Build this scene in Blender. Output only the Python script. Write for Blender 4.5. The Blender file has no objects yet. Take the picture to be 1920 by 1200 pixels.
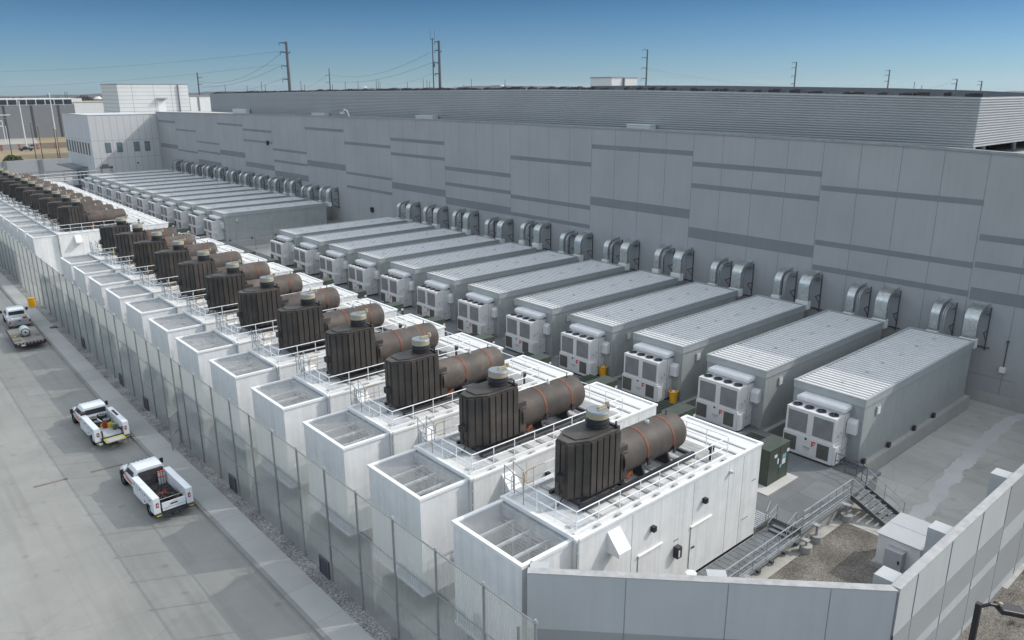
import bpy, bmesh, math, random
from mathutils import Vector, Matrix
random.seed(7)
R = math.radians
sc = bpy.context.scene
COL = sc.collection

# ---------------------------------------------------------------- camera
CAM_H = 24.554
FPX = 1454.511                       # focal length in pixels of a 1920 wide picture
pitch, roll, yaw = R(16.52067931), R(-0.14683002), R(41.20074923)
FW = Vector((math.sin(yaw)*math.cos(pitch), math.cos(yaw)*math.cos(pitch), -math.sin(pitch)))
_rt = Vector((math.cos(yaw), -math.sin(yaw), 0)); _up = _rt.cross(FW)
RT = _rt*math.cos(roll) + _up*math.sin(roll)
UP = -_rt*math.sin(roll) + _up*math.cos(roll)
EYE = Vector((0, 0, CAM_H))
cd = bpy.data.cameras.new('camera'); cam = bpy.data.objects.new('camera', cd); COL.objects.link(cam)
m3 = Matrix((RT, UP, -FW)).transposed()
cam.matrix_world = Matrix.Translation(EYE) @ m3.to_4x4()
cd.sensor_width = 36; cd.lens = FPX/1920*36; cd.clip_start = .5; cd.clip_end = 20000
sc.camera = cam
def ray(u, v): return FW + RT*((u-960)/FPX) - UP*((v-600)/FPX)
def atX(u, v, x): d = ray(u, v); return EYE + d*(x/d.x)
def atY(u, v, y): d = ray(u, v); return EYE + d*(y/d.y)
def atZ(u, v, z): d = ray(u, v); return EYE + d*((z-CAM_H)/d.z)

# ---------------------------------------------------------------- sky, sun, exposure
SUN_FROM = Vector((1.176, -0.60, 1.0)).normalized()
w = bpy.data.worlds.new('World'); sc.world = w; w.use_nodes = True
nt = w.node_tree; nt.nodes.clear()
out = nt.nodes.new('ShaderNodeOutputWorld'); bg = nt.nodes.new('ShaderNodeBackground')
sky = nt.nodes.new('ShaderNodeTexSky'); sky.sky_type = 'NISHITA'; sky.sun_disc = False
sky.sun_elevation = math.asin(SUN_FROM.z); sky.sun_rotation = math.atan2(SUN_FROM.x, SUN_FROM.y)
sky.air_density = 1.0; sky.dust_density = .35; sky.ozone_density = 3.0; sky.altitude = 300
bg.inputs[1].default_value = 0.15
hs = nt.nodes.new('ShaderNodeHueSaturation'); hs.inputs['Saturation'].default_value = .72; nt.links.new(sky.outputs[0], hs.inputs['Color']); 
tc = nt.nodes.new('ShaderNodeTexCoord'); sx_ = nt.nodes.new('ShaderNodeSeparateXYZ'); nt.links.new(tc.outputs['Generated'], sx_.inputs[0])
rp = nt.nodes.new('ShaderNodeValToRGB'); el = rp.color_ramp.elements      # gain by elevation: low sky darkened, unseen overhead sky boosted and warmed to fill shade
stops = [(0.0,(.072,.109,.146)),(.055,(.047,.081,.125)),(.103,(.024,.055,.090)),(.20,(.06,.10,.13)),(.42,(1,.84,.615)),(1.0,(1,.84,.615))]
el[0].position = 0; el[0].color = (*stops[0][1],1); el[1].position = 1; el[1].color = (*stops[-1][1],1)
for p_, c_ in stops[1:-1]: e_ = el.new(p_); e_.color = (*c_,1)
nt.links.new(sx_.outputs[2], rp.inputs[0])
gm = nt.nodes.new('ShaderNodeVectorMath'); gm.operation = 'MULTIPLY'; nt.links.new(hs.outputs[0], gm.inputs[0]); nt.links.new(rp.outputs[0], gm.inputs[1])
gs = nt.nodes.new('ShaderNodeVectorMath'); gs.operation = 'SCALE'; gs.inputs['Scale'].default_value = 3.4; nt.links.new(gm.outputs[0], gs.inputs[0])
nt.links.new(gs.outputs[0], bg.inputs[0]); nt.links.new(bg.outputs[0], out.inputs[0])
sd = bpy.data.lights.new('sun', 'SUN'); sd.energy = 2.0; sd.angle = R(.53); sd.color = (1.0, .955, .9)
so = bpy.data.objects.new('sun', sd); COL.objects.link(so)
so.rotation_euler = (-SUN_FROM).to_track_quat('-Z', 'Y').to_euler()
so.location = SUN_FROM*200
sc.view_settings.view_transform = 'Standard'; sc.view_settings.look = 'None'
sc.view_settings.exposure = 0.40; sc.view_settings.gamma = 1.0

# ---------------------------------------------------------------- helpers
class MB:
    def __init__(s): s.v = []; s.f = []; s.cuts = []
    def add(s, vs, fs):
        n = len(s.v); s.cuts.append((n, len(s.f))); s.v += [tuple(p) for p in vs]; s.f += [tuple(i+n for i in f) for f in fs]; return s
    def box(s, x0, x1, y0, y1, z0, z1):
        return s.add([(x0,y0,z0),(x1,y0,z0),(x1,y1,z0),(x0,y1,z0),(x0,y0,z1),(x1,y0,z1),(x1,y1,z1),(x0,y1,z1)],
                     [(0,3,2,1),(4,5,6,7),(0,1,5,4),(1,2,6,5),(2,3,7,6),(3,0,4,7)])
    def prism(s, poly, z0, z1):
        n = len(poly)
        return s.add([(x,y,z0) for x,y in poly]+[(x,y,z1) for x,y in poly],
                     [tuple(range(n-1,-1,-1)), tuple(range(n,2*n))]+[(i,(i+1)%n,(i+1)%n+n,i+n) for i in range(n)])
    def prism_y(s, poly, y0, y1):      # poly in (x, z)
        n = len(poly)
        return s.add([(x,y0,z) for x,z in poly]+[(x,y1,z) for x,z in poly],
                     [tuple(range(n)), tuple(range(2*n-1,n-1,-1))]+[(i,i+n,(i+1)%n+n,(i+1)%n) for i in range(n)])
    def prism_x(s, poly, x0, x1):      # poly in (y, z)
        n = len(poly)
        return s.add([(x0,y,z) for y,z in poly]+[(x1,y,z) for y,z in poly],
                     [tuple(range(n-1,-1,-1)), tuple(range(n,2*n))]+[(i,(i+1)%n,(i+1)%n+n,i+n) for i in range(n)])
    def cyl(s, a, b, r, n=12, r2=None, caps=True):
        a = Vector(a); b = Vector(b); r2 = r if r2 is None else r2
        d = (b-a).normalized(); t = Vector((0,0,1)) if abs(d.z) < .9 else Vector((1,0,0))
        u = d.cross(t).normalized(); w_ = d.cross(u)
        vs = []
        for p, rr in ((a, r), (b, r2)):
            for i in range(n):
                q = 2*math.pi*i/n; vs.append(p+(u*math.cos(q)+w_*math.sin(q))*rr)
        fs = [(i,(i+1)%n,(i+1)%n+n,i+n) for i in range(n)]
        if caps: fs += [tuple(range(n-1,-1,-1)), tuple(range(n,2*n))]
        return s.add(vs, fs)
    def bar(s, a, b, r=.025): return s.cyl(a, b, r, 5)
    def path(s, pts, r=.025, n=5):
        for i in range(len(pts)-1): s.cyl(pts[i], pts[i+1], r, n)
        return s
    def ring(s, c, r0, r1, z0, z1, n=16):
        vs = []
        for z in (z0, z1):
            for r in (r0, r1):
                for i in range(n):
                    q = 2*math.pi*i/n; vs.append((c[0]+r*math.cos(q), c[1]+r*math.sin(q), z))
        fs = []
        for i in range(n):
            j = (i+1)%n
            fs += [(i,n+i,n+j,j),(2*n+i,2*n+j,3*n+j,3*n+i),(i,j,2*n+j,2*n+i),(n+i,3*n+i,3*n+j,n+j)]
        return s.add(vs, fs)
    def quad(s, *p): return s.add(p, [(0,1,2,3)])
    def build(s, name, m, parent=None, smooth=False, bevel=0):
        me = bpy.data.meshes.new(name); me.from_pydata(s.v, [], s.f); me.validate()
        b = bmesh.new(); b.from_mesh(me); bmesh.ops.recalc_face_normals(b, faces=b.faces); b.to_mesh(me); b.free()
        me.materials.append(m)
        if smooth:
            for p in me.polygons: p.use_smooth = True
            a = me.attributes.new('sharp_face', 'BOOLEAN', 'FACE') if 'sharp_face' not in me.attributes else me.attributes['sharp_face']
            me.set_sharp_from_angle(angle=R(40))
        o = bpy.data.objects.new(name, me); COL.objects.link(o)
        if parent: o.parent = parent
        if bevel:
            bv = o.modifiers.new('bevel', 'BEVEL'); bv.width = bevel; bv.segments = 2; bv.limit_method = 'ANGLE'
        return o

def each(b, name, m, parent=None):
    """one object per piece collected in the builder"""
    cuts = b.cuts+[(len(b.v), len(b.f))]; o = None
    for (v0, f0), (v1, f1) in zip(cuts, cuts[1:]):
        q = MB(); q.v = b.v[v0:v1]; q.f = [tuple(i-v0 for i in f) for f in b.f[f0:f1]]; o = q.build(name, m, parent)
    return o
def tag(o, label=None, cat=None, group=None, kind=None):
    if label: o['label'] = label
    if cat: o['category'] = cat
    if group: o['group'] = group
    if kind: o['kind'] = kind
    return o
def thing(name, label, cat, loc=(0,0,0), rz=0, group=None):
    o = bpy.data.objects.new(name, None); COL.objects.link(o); o.empty_display_size = .3
    o.location = loc; o.rotation_euler = (0,0,rz)
    return tag(o, label, cat, group)
def struct(name, mb, m): return tag(mb.build(name, m), kind='structure')
def dup(root, loc, label, rz=None, skip=()):
    def rec(o, parent):
        c = o.copy(); COL.objects.link(c); c.parent = parent
        for ch in list(o.children):
            if ch.get('first_only') or ch.name.split('.')[0] in skip: continue
            rec(ch, c)
        return c
    r = rec(root, None); r.location = loc; r['label'] = label
    if rz is not None: r.rotation_euler = (0,0,rz)
    return r
ORD = ['nearest','second','third','fourth','fifth','sixth','seventh','eighth','ninth','tenth','eleventh','twelfth']

# ---------------------------------------------------------------- materials
def mat(name, c, rough=.6, metal=0, var=.12, scale=1.5, bump=0, bscale=8, streak=0, wave=None, spec=.4, dirt=0, dirtc=(.2,.17,.13), coat=0, inst=0):
    m = bpy.data.materials.new(name); m.use_nodes = True; t = m.node_tree; N = t.nodes; L = t.links
    p = N['Principled BSDF']; p.inputs['Roughness'].default_value = rough; p.inputs['Metallic'].default_value = metal
    p.inputs['Specular IOR Level'].default_value = spec; p.inputs['Coat Weight'].default_value = coat
    geo = N.new('ShaderNodeNewGeometry')
    n1 = N.new('ShaderNodeTexNoise'); n1.inputs['Scale'].default_value = scale; n1.inputs['Detail'].default_value = 6
    L.new(geo.outputs['Position'], n1.inputs['Vector'])
    mr = N.new('ShaderNodeMapRange'); mr.inputs[1].default_value = .3; mr.inputs[2].default_value = .7
    mr.inputs[3].default_value = 1-var; mr.inputs[4].default_value = 1+var
    L.new(n1.outputs[0], mr.inputs[0])
    mul = N.new('ShaderNodeVectorMath'); mul.operation = 'SCALE'; mul.inputs[0].default_value = c
    L.new(mr.outputs[0], mul.inputs['Scale'])
    col = mul.outputs[0]
    if streak:
        mp = N.new('ShaderNodeMapping'); mp.inputs['Scale'].default_value = (2.2, 2.2, .12); L.new(geo.outputs['Position'], mp.inputs[0])
        n2 = N.new('ShaderNodeTexNoise'); n2.inputs['Scale'].default_value = 1.6; n2.inputs['Detail'].default_value = 5; L.new(mp.outputs[0], n2.inputs[0])
        m2 = N.new('ShaderNodeMapRange'); m2.inputs[1].default_value = .4; m2.inputs[2].default_value = .75; m2.inputs[3].default_value = 1; m2.inputs[4].default_value = 1-streak
        L.new(n2.outputs[0], m2.inputs[0])
        mm = N.new('ShaderNodeVectorMath'); mm.operation = 'SCALE'; L.new(col, mm.inputs[0]); L.new(m2.outputs[0], mm.inputs['Scale']); col = mm.outputs[0]
    if dirt:
        n3 = N.new('ShaderNodeTexNoise'); n3.inputs['Scale'].default_value = .9; n3.inputs['Detail'].default_value = 8; n3.inputs['Roughness'].default_value = .7
        L.new(geo.outputs['Position'], n3.inputs[0])
        m3_ = N.new('ShaderNodeMapRange'); m3_.inputs[1].default_value = .5; m3_.inputs[2].default_value = .72; m3_.inputs[3].default_value = 0; m3_.inputs[4].default_value = dirt
        L.new(n3.outputs[0], m3_.inputs[0])
        mx = N.new('ShaderNodeMix'); mx.data_type = 'RGBA'; L.new(m3_.outputs[0], mx.inputs[0]); L.new(col, mx.inputs[6]); mx.inputs[7].default_value = (*dirtc, 1); col = mx.outputs[2]
    if inst:                                     # each copy weathered a little differently
        oi = N.new('ShaderNodeObjectInfo'); mi = N.new('ShaderNodeMapRange'); mi.inputs[3].default_value = 1-inst; mi.inputs[4].default_value = 1+inst; L.new(oi.outputs['Random'], mi.inputs[0])
        vi = N.new('ShaderNodeVectorMath'); vi.operation = 'SCALE'; L.new(col, vi.inputs[0]); L.new(mi.outputs[0], vi.inputs['Scale']); col = vi.outputs[0]
    L.new(col, p.inputs['Base Color'])
    h = None
    if wave:                                     # (direction, period, strength)
        d, per, st = wave
        wv = N.new('ShaderNodeTexWave'); wv.wave_type = 'BANDS'; wv.bands_direction = d; wv.wave_profile = 'SIN'
        wv.inputs['Scale'].default_value = math.pi/10/per*1.0; L.new(geo.outputs['Position'], wv.inputs[0])
        b0 = N.new('ShaderNodeBump'); b0.inputs['Strength'].default_value = st; b0.inputs['Distance'].default_value = .03
        L.new(wv.outputs['Fac'], b0.inputs['Height']); h = b0
    if bump:
        n4 = N.new('ShaderNodeTexNoise'); n4.inputs['Scale'].default_value = bscale; n4.inputs['Detail'].default_value = 6
        L.new(geo.outputs['Position'], n4.inputs[0])
        b1 = N.new('ShaderNodeBump'); b1.inputs['Strength'].default_value = bump; b1.inputs['Distance'].default_value = .02
        L.new(n4.outputs[0], b1.inputs['Height'])
        if h: L.new(h.outputs[0], b1.inputs['Normal'])
        h = b1
    if h: L.new(h.outputs[0], p.inputs['Normal'])
    return m

def ground_mat(name, c, c2, slab=None, slabdir='XY', joint=.03, crack=0, rough=.9, off=(0,0), tone=.08, stain=.25, jf=.45):
    jfv = jf
    m = bpy.data.materials.new(name); m.use_nodes = True; t = m.node_tree; N = t.nodes; L = t.links
    p = N['Principled BSDF']; p.inputs['Roughness'].default_value = rough; p.inputs['Specular IOR Level'].default_value = .25
    geo = N.new('ShaderNodeNewGeometry')
    def noise(s, d=6, r=.6):
        n = N.new('ShaderNodeTexNoise'); n.inputs['Scale'].default_value = s; n.inputs['Detail'].default_value = d; n.inputs['Roughness'].default_value = r
        L.new(geo.outputs['Position'], n.inputs[0]); return n.outputs[0]
    def rng(i, a, b, x, y):
        q = N.new('ShaderNodeMapRange'); q.inputs[1].default_value = a; q.inputs[2].default_value = b; q.inputs[3].default_value = x; q.inputs[4].default_value = y; L.new(i, q.inputs[0]); return q.outputs[0]
    def mixc(f, a, b):
        x = N.new('ShaderNodeMix'); x.data_type = 'RGBA'; L.new(f, x.inputs[0])
        for i, q in ((6, a), (7, b)):
            if isinstance(q, tuple): x.inputs[i].default_value = (*q, 1)
            else: L.new(q, x.inputs[i])
        return x.outputs[2]
    col = mixc(rng(noise(.18, 8, .65), .35, .68, 0, 1), c, c2)
    col = mixc(rng(noise(1.1, 9, .75), .56, .8, 0, stain), col, tuple(x*.55 for x in c))
    col = mixc(rng(noise(9, 4, .7), .5, .8, 0, .25), col, tuple(min(1, x*1.25) for x in c))
    if slab:
        sx, sy = slab
        sep = N.new('ShaderNodeSeparateXYZ'); L.new(geo.outputs['Position'], sep.inputs[0])
        def line(o, period, offs):
            a = N.new('ShaderNodeMath'); a.operation = 'ADD'; a.inputs[1].default_value = offs+1000*period; L.new(o, a.inputs[0])
            b = N.new('ShaderNodeMath'); b.operation = 'MODULO'; b.inputs[1].default_value = period; L.new(a.outputs[0], b.inputs[0])
            cdd = N.new('ShaderNodeMath'); cdd.operation = 'LESS_THAN'; cdd.inputs[1].default_value = joint; L.new(b.outputs[0], cdd.inputs[0]); 
            e = N.new('ShaderNodeMath'); e.operation = 'DIVIDE'; e.inputs[1].default_value = period; L.new(a.outputs[0], e.inputs[0])
            f = N.new('ShaderNodeMath'); f.operation = 'FLOOR'; L.new(e.outputs[0], f.inputs[0])
            return cdd.outputs[0], f.outputs[0]
        lx, ix = line(sep.outputs[0], sx, off[0]); ly, iy = line(sep.outputs[1], sy, off[1])
        mxx = N.new('ShaderNodeMath'); mxx.operation = 'MAXIMUM'; L.new(lx, mxx.inputs[0]); L.new(ly, mxx.inputs[1])
        cmb = N.new('ShaderNodeCombineXYZ'); L.new(ix, cmb.inputs[0]); L.new(iy, cmb.inputs[1])
        wn = N.new('ShaderNodeTexWhiteNoise'); wn.noise_dimensions = '2D'; L.new(cmb.outputs[0], wn.inputs['Vector'])
        tn = rng(wn.outputs['Value'], 0, 1, 1-tone, 1+tone)
        sv = N.new('ShaderNodeVectorMath'); sv.operation = 'SCALE'; L.new(col, sv.inputs[0]); L.new(tn, sv.inputs['Scale'])
        jf = rng(mxx.outputs[0], 0, 1, 0, jfv)
        col = mixc(jf, sv.outputs[0], tuple(x*.5 for x in c))
    if crack:
        mp = N.new('ShaderNodeMapping'); mp.inputs['Scale'].default_value = (1.3, .045, 1); L.new(geo.outputs['Position'], mp.inputs[0])
        n5 = N.new('ShaderNodeTexNoise'); n5.inputs['Scale'].default_value = 1; n5.inputs['Detail'].default_value = 5; L.new(mp.outputs[0], n5.inputs[0])
        col = mixc(rng(n5.outputs[0], .52, .72, 0, .35), col, tuple(x*.62 for x in c))
        nz = N.new('ShaderNodeTexNoise'); nz.inputs['Scale'].default_value = .8; nz.inputs['Detail'].default_value = 4; L.new(geo.outputs['Position'], nz.inputs[0])
        ad = N.new('ShaderNodeVectorMath'); ad.operation = 'ADD'; L.new(geo.outputs['Position'], ad.inputs[0]); L.new(nz.outputs['Color'], ad.inputs[1])
        vo = N.new('ShaderNodeTexVoronoi'); vo.feature = 'DISTANCE_TO_EDGE'; vo.inputs['Scale'].default_value = .13; L.new(ad.outputs[0], vo.inputs[0])
        col = mixc(rng(vo.outputs['Distance'], .0, .006, crack, 0), col, tuple(x*.45 for x in c))
        vs_ = N.new('ShaderNodeTexVoronoi'); vs_.inputs['Scale'].default_value = .55; vs_.inputs['Randomness'].default_value = 1; L.new(ad.outputs[0], vs_.inputs[0])
        col = mixc(rng(vs_.outputs['Distance'], .05, .16, .35, 0), col, tuple(x*.5 for x in c))
    L.new(col, p.inputs['Base Color'])
    b1 = N.new('ShaderNodeBump'); b1.inputs['Strength'].default_value = .25; b1.inputs['Distance'].default_value = .02
    L.new(noise(14, 6, .7), b1.inputs['Height']); L.new(b1.outputs[0], p.inputs['Normal'])
    return m
def gravel_mat(name, ca, cb, size=14, large=None):
    m = bpy.data.materials.new(name); m.use_nodes = True; t = m.node_tree; N = t.nodes; L = t.links
    p = N['Principled BSDF']; p.inputs['Roughness'].default_value = .95; p.inputs['Specular IOR Level'].default_value = .2
    geo = N.new('ShaderNodeNewGeometry')
    v = N.new('ShaderNodeTexVoronoi'); v.inputs['Scale'].default_value = size; L.new(geo.outputs['Position'], v.inputs[0])
    sp = N.new('ShaderNodeSeparateColor'); L.new(v.outputs['Color'], sp.inputs[0])
    x = N.new('ShaderNodeMix'); x.data_type = 'RGBA'; L.new(sp.outputs[0], x.inputs[0]); x.inputs[6].default_value = (*ca, 1); x.inputs[7].default_value = (*cb, 1)
    n = N.new('ShaderNodeTexNoise'); n.inputs['Scale'].default_value = .6; n.inputs['Detail'].default_value = 5; L.new(geo.outputs['Position'], n.inputs[0])
    q = N.new('ShaderNodeMapRange'); q.inputs[1].default_value = .35; q.inputs[2].default_value = .7; q.inputs[3].default_value = .7; q.inputs[4].default_value = 1.25; L.new(n.outputs[0], q.inputs[0])
    sv = N.new('ShaderNodeVectorMath'); sv.operation = 'SCALE'; L.new(x.outputs[2], sv.inputs[0]); L.new(q.outputs[0], sv.inputs['Scale'])
    L.new(sv.outputs[0], p.inputs['Base Color'])
    b = N.new('ShaderNodeBump'); b.inputs['Strength'].default_value = .8; b.inputs['Distance'].default_value = .04; b.invert = True
    L.new(v.outputs['Distance'], b.inputs['Height']); L.new(b.outputs[0], p.inputs['Normal'])
    return m
def screen_mat(name, c, opac, stripe=0, rough=.8, glow=0, amp=.04):
    """woven privacy screen or wire mesh: partly see-through"""
    m = bpy.data.materials.new(name); m.use_nodes = True; t = m.node_tree; N = t.nodes; L = t.links
    p = N['Principled BSDF']; p.inputs['Roughness'].default_value = rough; p.inputs['Base Color'].default_value = (*c, 1); p.inputs['Specular IOR Level'].default_value = .2
    tr = N.new('ShaderNodeBsdfTransparent'); mx = N.new('ShaderNodeMixShader'); o = N['Material Output']
    tl_ = N.new('ShaderNodeBsdfTranslucent'); tl_.inputs[0].default_value = (*c, 1); m0 = N.new('ShaderNodeMixShader'); m0.inputs[0].default_value = glow
    L.new(p.outputs[0], m0.inputs[1]); L.new(tl_.outputs[0], m0.inputs[2])
    L.new(tr.outputs[0], mx.inputs[1]); L.new(m0.outputs[0], mx.inputs[2]); L.new(mx.outputs[0], o.inputs[0])
    geo = N.new('ShaderNodeNewGeometry')
    n = N.new('ShaderNodeTexNoise'); n.inputs['Scale'].default_value = 1.2; n.inputs['Detail'].default_value = 5
    mp = N.new('ShaderNodeMapping'); mp.inputs['Scale'].default_value = (1, 3 if stripe else 1, .3 if stripe else 1); L.new(geo.outputs['Position'], mp.inputs[0]); L.new(mp.outputs[0], n.inputs[0])
    q = N.new('ShaderNodeMapRange'); q.inputs[1].default_value = .3; q.inputs[2].default_value = .7; q.inputs[3].default_value = opac-amp; q.inputs[4].default_value = opac+amp; L.new(n.outputs[0], q.inputs[0])
    f = q.outputs[0]
    if stripe:
        wv = N.new('ShaderNodeTexWave'); wv.bands_direction = 'Y'; wv.inputs['Scale'].default_value = 2.2; L.new(geo.outputs['Position'], wv.inputs[0])
        q2 = N.new('ShaderNodeMapRange'); q2.inputs[3].default_value = -stripe; q2.inputs[4].default_value = stripe; L.new(wv.outputs['Fac'], q2.inputs[0])
        a = N.new('ShaderNodeMath'); a.operation = 'ADD'; L.new(f, a.inputs[0]); L.new(q2.outputs[0], a.inputs[1]); f = a.outputs[0]
    # threads close up when seen at a slant, for the eye and for the sun alike
    dt = N.new('ShaderNodeVectorMath'); dt.operation = 'DOT_PRODUCT'; L.new(geo.outputs['Incoming'], dt.inputs[0]); L.new(geo.outputs['Normal'], dt.inputs[1])
    ab = N.new('ShaderNodeMath'); ab.operation = 'ABSOLUTE'; L.new(dt.outputs['Value'], ab.inputs[0])
    mxm = N.new('ShaderNodeMath'); mxm.operation = 'MAXIMUM'; mxm.inputs[1].default_value = .1; L.new(ab.outputs[0], mxm.inputs[0])
    inv = N.new('ShaderNodeMath'); inv.operation = 'DIVIDE'; inv.inputs[0].default_value = 1; L.new(mxm.outputs[0], inv.inputs[1])
    om = N.new('ShaderNodeMath'); om.operation = 'SUBTRACT'; om.inputs[0].default_value = 1; L.new(f, om.inputs[1])
    pw = N.new('ShaderNodeMath'); pw.operation = 'POWER'; L.new(om.outputs[0], pw.inputs[0]); L.new(inv.outputs[0], pw.inputs[1])
    o2 = N.new('ShaderNodeMath'); o2.operation = 'SUBTRACT'; o2.inputs[0].default_value = 1; L.new(pw.outputs[0], o2.inputs[1]); f = o2.outputs[0]
    L.new(f, mx.inputs[0])
    return m

M = {}
M['white'] = mat('white_panel_paint', (.72,.725,.72), .42, var=.04, streak=.13, wave=('X', .3, .06), spec=.5, dirt=.22, dirtc=(.45,.43,.40))
M['whitef'] = mat('white_front_paint', (.73,.735,.74), .42, var=.04, streak=.13, wave=('Y', .3, .06), spec=.5, dirt=.2, dirtc=(.45,.43,.40))
M['roofw'] = mat('white_roof_sheet', (.64,.64,.63), .5, var=.05, bump=.1, dirt=.45, dirtc=(.50,.47,.42))
M['railw'] = mat('white_rail_paint', (.80,.81,.82), .4, var=.03)
M['trimw'] = mat('white_trim', (.74,.74,.73), .4, var=.04)
M['beam'] = mat('grey_roof_beam', (.36,.355,.345), .6, var=.15, dirt=.4)
M['inner'] = mat('galvanised_inside', (.52,.54,.55), .5, var=.1, streak=.2)
M['slat'] = mat('louvre_slat', (.60,.62,.63), .5, var=.08, dirt=.3)
M['seam'] = mat('dark_seam', (.28,.29,.30), .7)
M['black'] = mat('black_plastic', (.02,.02,.022), .5, var=.2)
M['dark'] = mat('dark_steel', (.035,.037,.042), .45, var=.25, bump=.1)
M['plen'] = mat('charcoal_silencer_paint', (.053,.046,.041), .58, var=.25, scale=.9, streak=.3, bump=.15, dirt=.38, dirtc=(.12,.09,.07), spec=.45, inst=.2)
M['tank'] = mat('brown_grey_silencer_drum', (.076,.063,.055), .65, var=.22, scale=.9, bump=.12, streak=.2, dirt=.55, dirtc=(.15,.105,.08), inst=.22)
M['strap'] = mat('orange_strap', (.22,.066,.028), .7, var=.3, scale=3)
M['tan'] = mat('tan_band', (.36,.315,.22), .6, var=.1)
M['lid'] = mat('grey_stack_lid', (.20,.22,.235), .5, metal=.2, var=.1)
M['cont'] = mat('grey_container_wall', (.335,.36,.358), .5, var=.05, streak=.1, wave=('X', .3, .2), dirt=.1)
M['contf'] = mat('grey_container_front', (.29,.31,.312), .5, var=.05, streak=.1, wave=('Y', .3, .2), dirt=.1)
M['fascia'] = mat('grey_fascia', (.35,.368,.37), .45, var=.05)
M['croof'] = mat('grey_metal_roof', (.27,.27,.27), .5, metal=.0, var=.10, scale=.7, dirt=.35, dirtc=(.36,.36,.36), spec=.5, inst=.1)
M['crib'] = mat('pale_roof_rib', (.68,.68,.68), .45, metal=.0, var=.06, spec=.5)
M['chill'] = mat('white_chiller_paint', (.60,.60,.605), .35, var=.03, dirt=.1, dirtc=(.5,.49,.47), spec=.5)
M['hood'] = mat('pale_hood_paint', (.70,.70,.71), .35, var=.04, spec=.5)
M['coil'] = mat('grey_coil_mesh', (.20,.20,.21), .7, var=.12, wave=('Z', .07, .5))
M['louv'] = mat('dark_louvre', (.10,.095,.09), .7, var=.15, wave=('Z', .1, .8))
M['red'] = mat('red_paint', (.5,.02,.04), .5)
M['green'] = mat('green_cabinet_paint', (.050,.064,.050), .5, var=.12, streak=.15, dirt=.15)
M['label'] = mat('label_sticker', (.58,.60,.60), .6)
M['blue'] = mat('blue_sticker', (.16,.34,.38), .6)
M['galv'] = mat('galvanised_steel', (.36,.385,.40), .45, metal=.4, var=.15, streak=.1)
M['duct'] = mat('aluminium_duct_cladding', (.50,.51,.50), .30, metal=.75, var=.15, scale=4, bump=.35, bscale=9, dirt=.5, dirtc=(.30,.28,.24))
M['pipe'] = mat('grey_pipe', (.40,.41,.42), .4, metal=.5)
M['frame'] = mat('dark_bracket_steel', (.075,.082,.092), .5, var=.2)
M['wall'] = mat('grey_tilt_wall', (.345,.348,.355), .75, var=.06, scale=.18, streak=.05, bump=.08, bscale=12)
M['wall2'] = mat('dark_grey_wall_stripe', (.20,.207,.22), .75, var=.05, scale=.25, streak=.06)
M['joint'] = mat('wall_joint_sealant', (.20,.21,.23), .8)
M['coping'] = mat('wall_coping', (.27,.285,.30), .6)
M['scrw'] = mat('light_grey_screen_wall', (.42,.435,.445), .75, var=.03, scale=.4, streak=.05, bump=.08)
M['scrg'] = mat('grey_screen_wall_band', (.285,.295,.30), .75, var=.03, scale=.4)
M['cap'] = mat('concrete_wall_cap', (.36,.36,.36), .9, var=.15, scale=2.5, bump=.3, dirt=.3)
M['penth'] = mat('corrugated_grey_screen', (.30,.31,.32), .5, var=.05, scale=.15, streak=.05)
M['penthr'] = mat('corrugated_rib', (.40,.41,.42), .45, var=.05, scale=.15)
M['conc'] = ground_mat('road_concrete', (.232,.231,.218), (.292,.29,.272), slab=(9.2,9.2), off=(3.6,2), tone=.025, stain=.35, jf=.18, crack=.2)
M['walkc'] = ground_mat('sidewalk_concrete', (.34,.345,.335), (.40,.405,.39), slab=(400,3.05), off=(200,.7), tone=.07)
M['kerb'] = ground_mat('kerb_concrete', (.21,.21,.195), (.28,.28,.265), slab=(400,3.05), off=(200,.7), tone=.07)
M['yardc'] = ground_mat('yard_concrete', (.40,.39,.36), (.50,.49,.46), slab=(3.6,3.6), off=(-2.1,-2.0), tone=.05, joint=.04, stain=.5, jf=.3, crack=.3)
M['deck'] = ground_mat('deck_concrete', (.135,.145,.15), (.20,.21,.215), slab=(2.4,1.85), off=(.3,.2), joint=.03, tone=.11, rough=.8)
M['pad'] = ground_mat('pale_pad_concrete', (.46,.45,.43), (.52,.51,.48), tone=.02)
M['plinth'] = ground_mat('plinth_concrete', (.33,.33,.32), (.42,.42,.40), tone=.02, stain=.5)
M['patch'] = ground_mat('pale_dried_wash', (.55,.545,.53), (.42,.42,.41), tone=.02)
M['grav'] = gravel_mat('grey_gravel', (.13,.128,.125), (.42,.41,.40), 17)
M['gravb'] = gravel_mat('brown_gravel', (.11,.097,.083), (.29,.268,.238), 22)
M['screen'] = screen_mat('fence_screen', (.39,.415,.40), .265, stripe=.02, glow=.55, amp=.03)
M['wire'] = screen_mat('plenum_wire_mesh', (.36,.37,.37), .17)
M['chain'] = screen_mat('chain_link', (.45,.46,.47), .22)
M['grate'] = mat('steel_grating', (.17,.185,.195), .6, metal=.3, var=.2)
M['steelf'] = mat('fence_steel', (.27,.285,.28), .5, metal=.3, var=.1)
M['bin'] = mat('yellow_plastic', (.72,.36,.012), .5, var=.1)
M['glass'] = mat('dark_window_glass', (.03,.04,.045), .3, spec=.3)
M['winb'] = mat('bluish_window_glass', (.14,.18,.20), .2, spec=.8)
M['bwhite'] = mat('white_building_panel', (.60,.61,.60), .6, var=.03, scale=.3)
M['bgrey'] = mat('grey_building_panel', (.17,.177,.188), .7, var=.04, scale=.2)
M['wingw'] = mat('pale_wing_panel', (.50,.50,.505), .7, var=.03, scale=.2, streak=.04)
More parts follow.
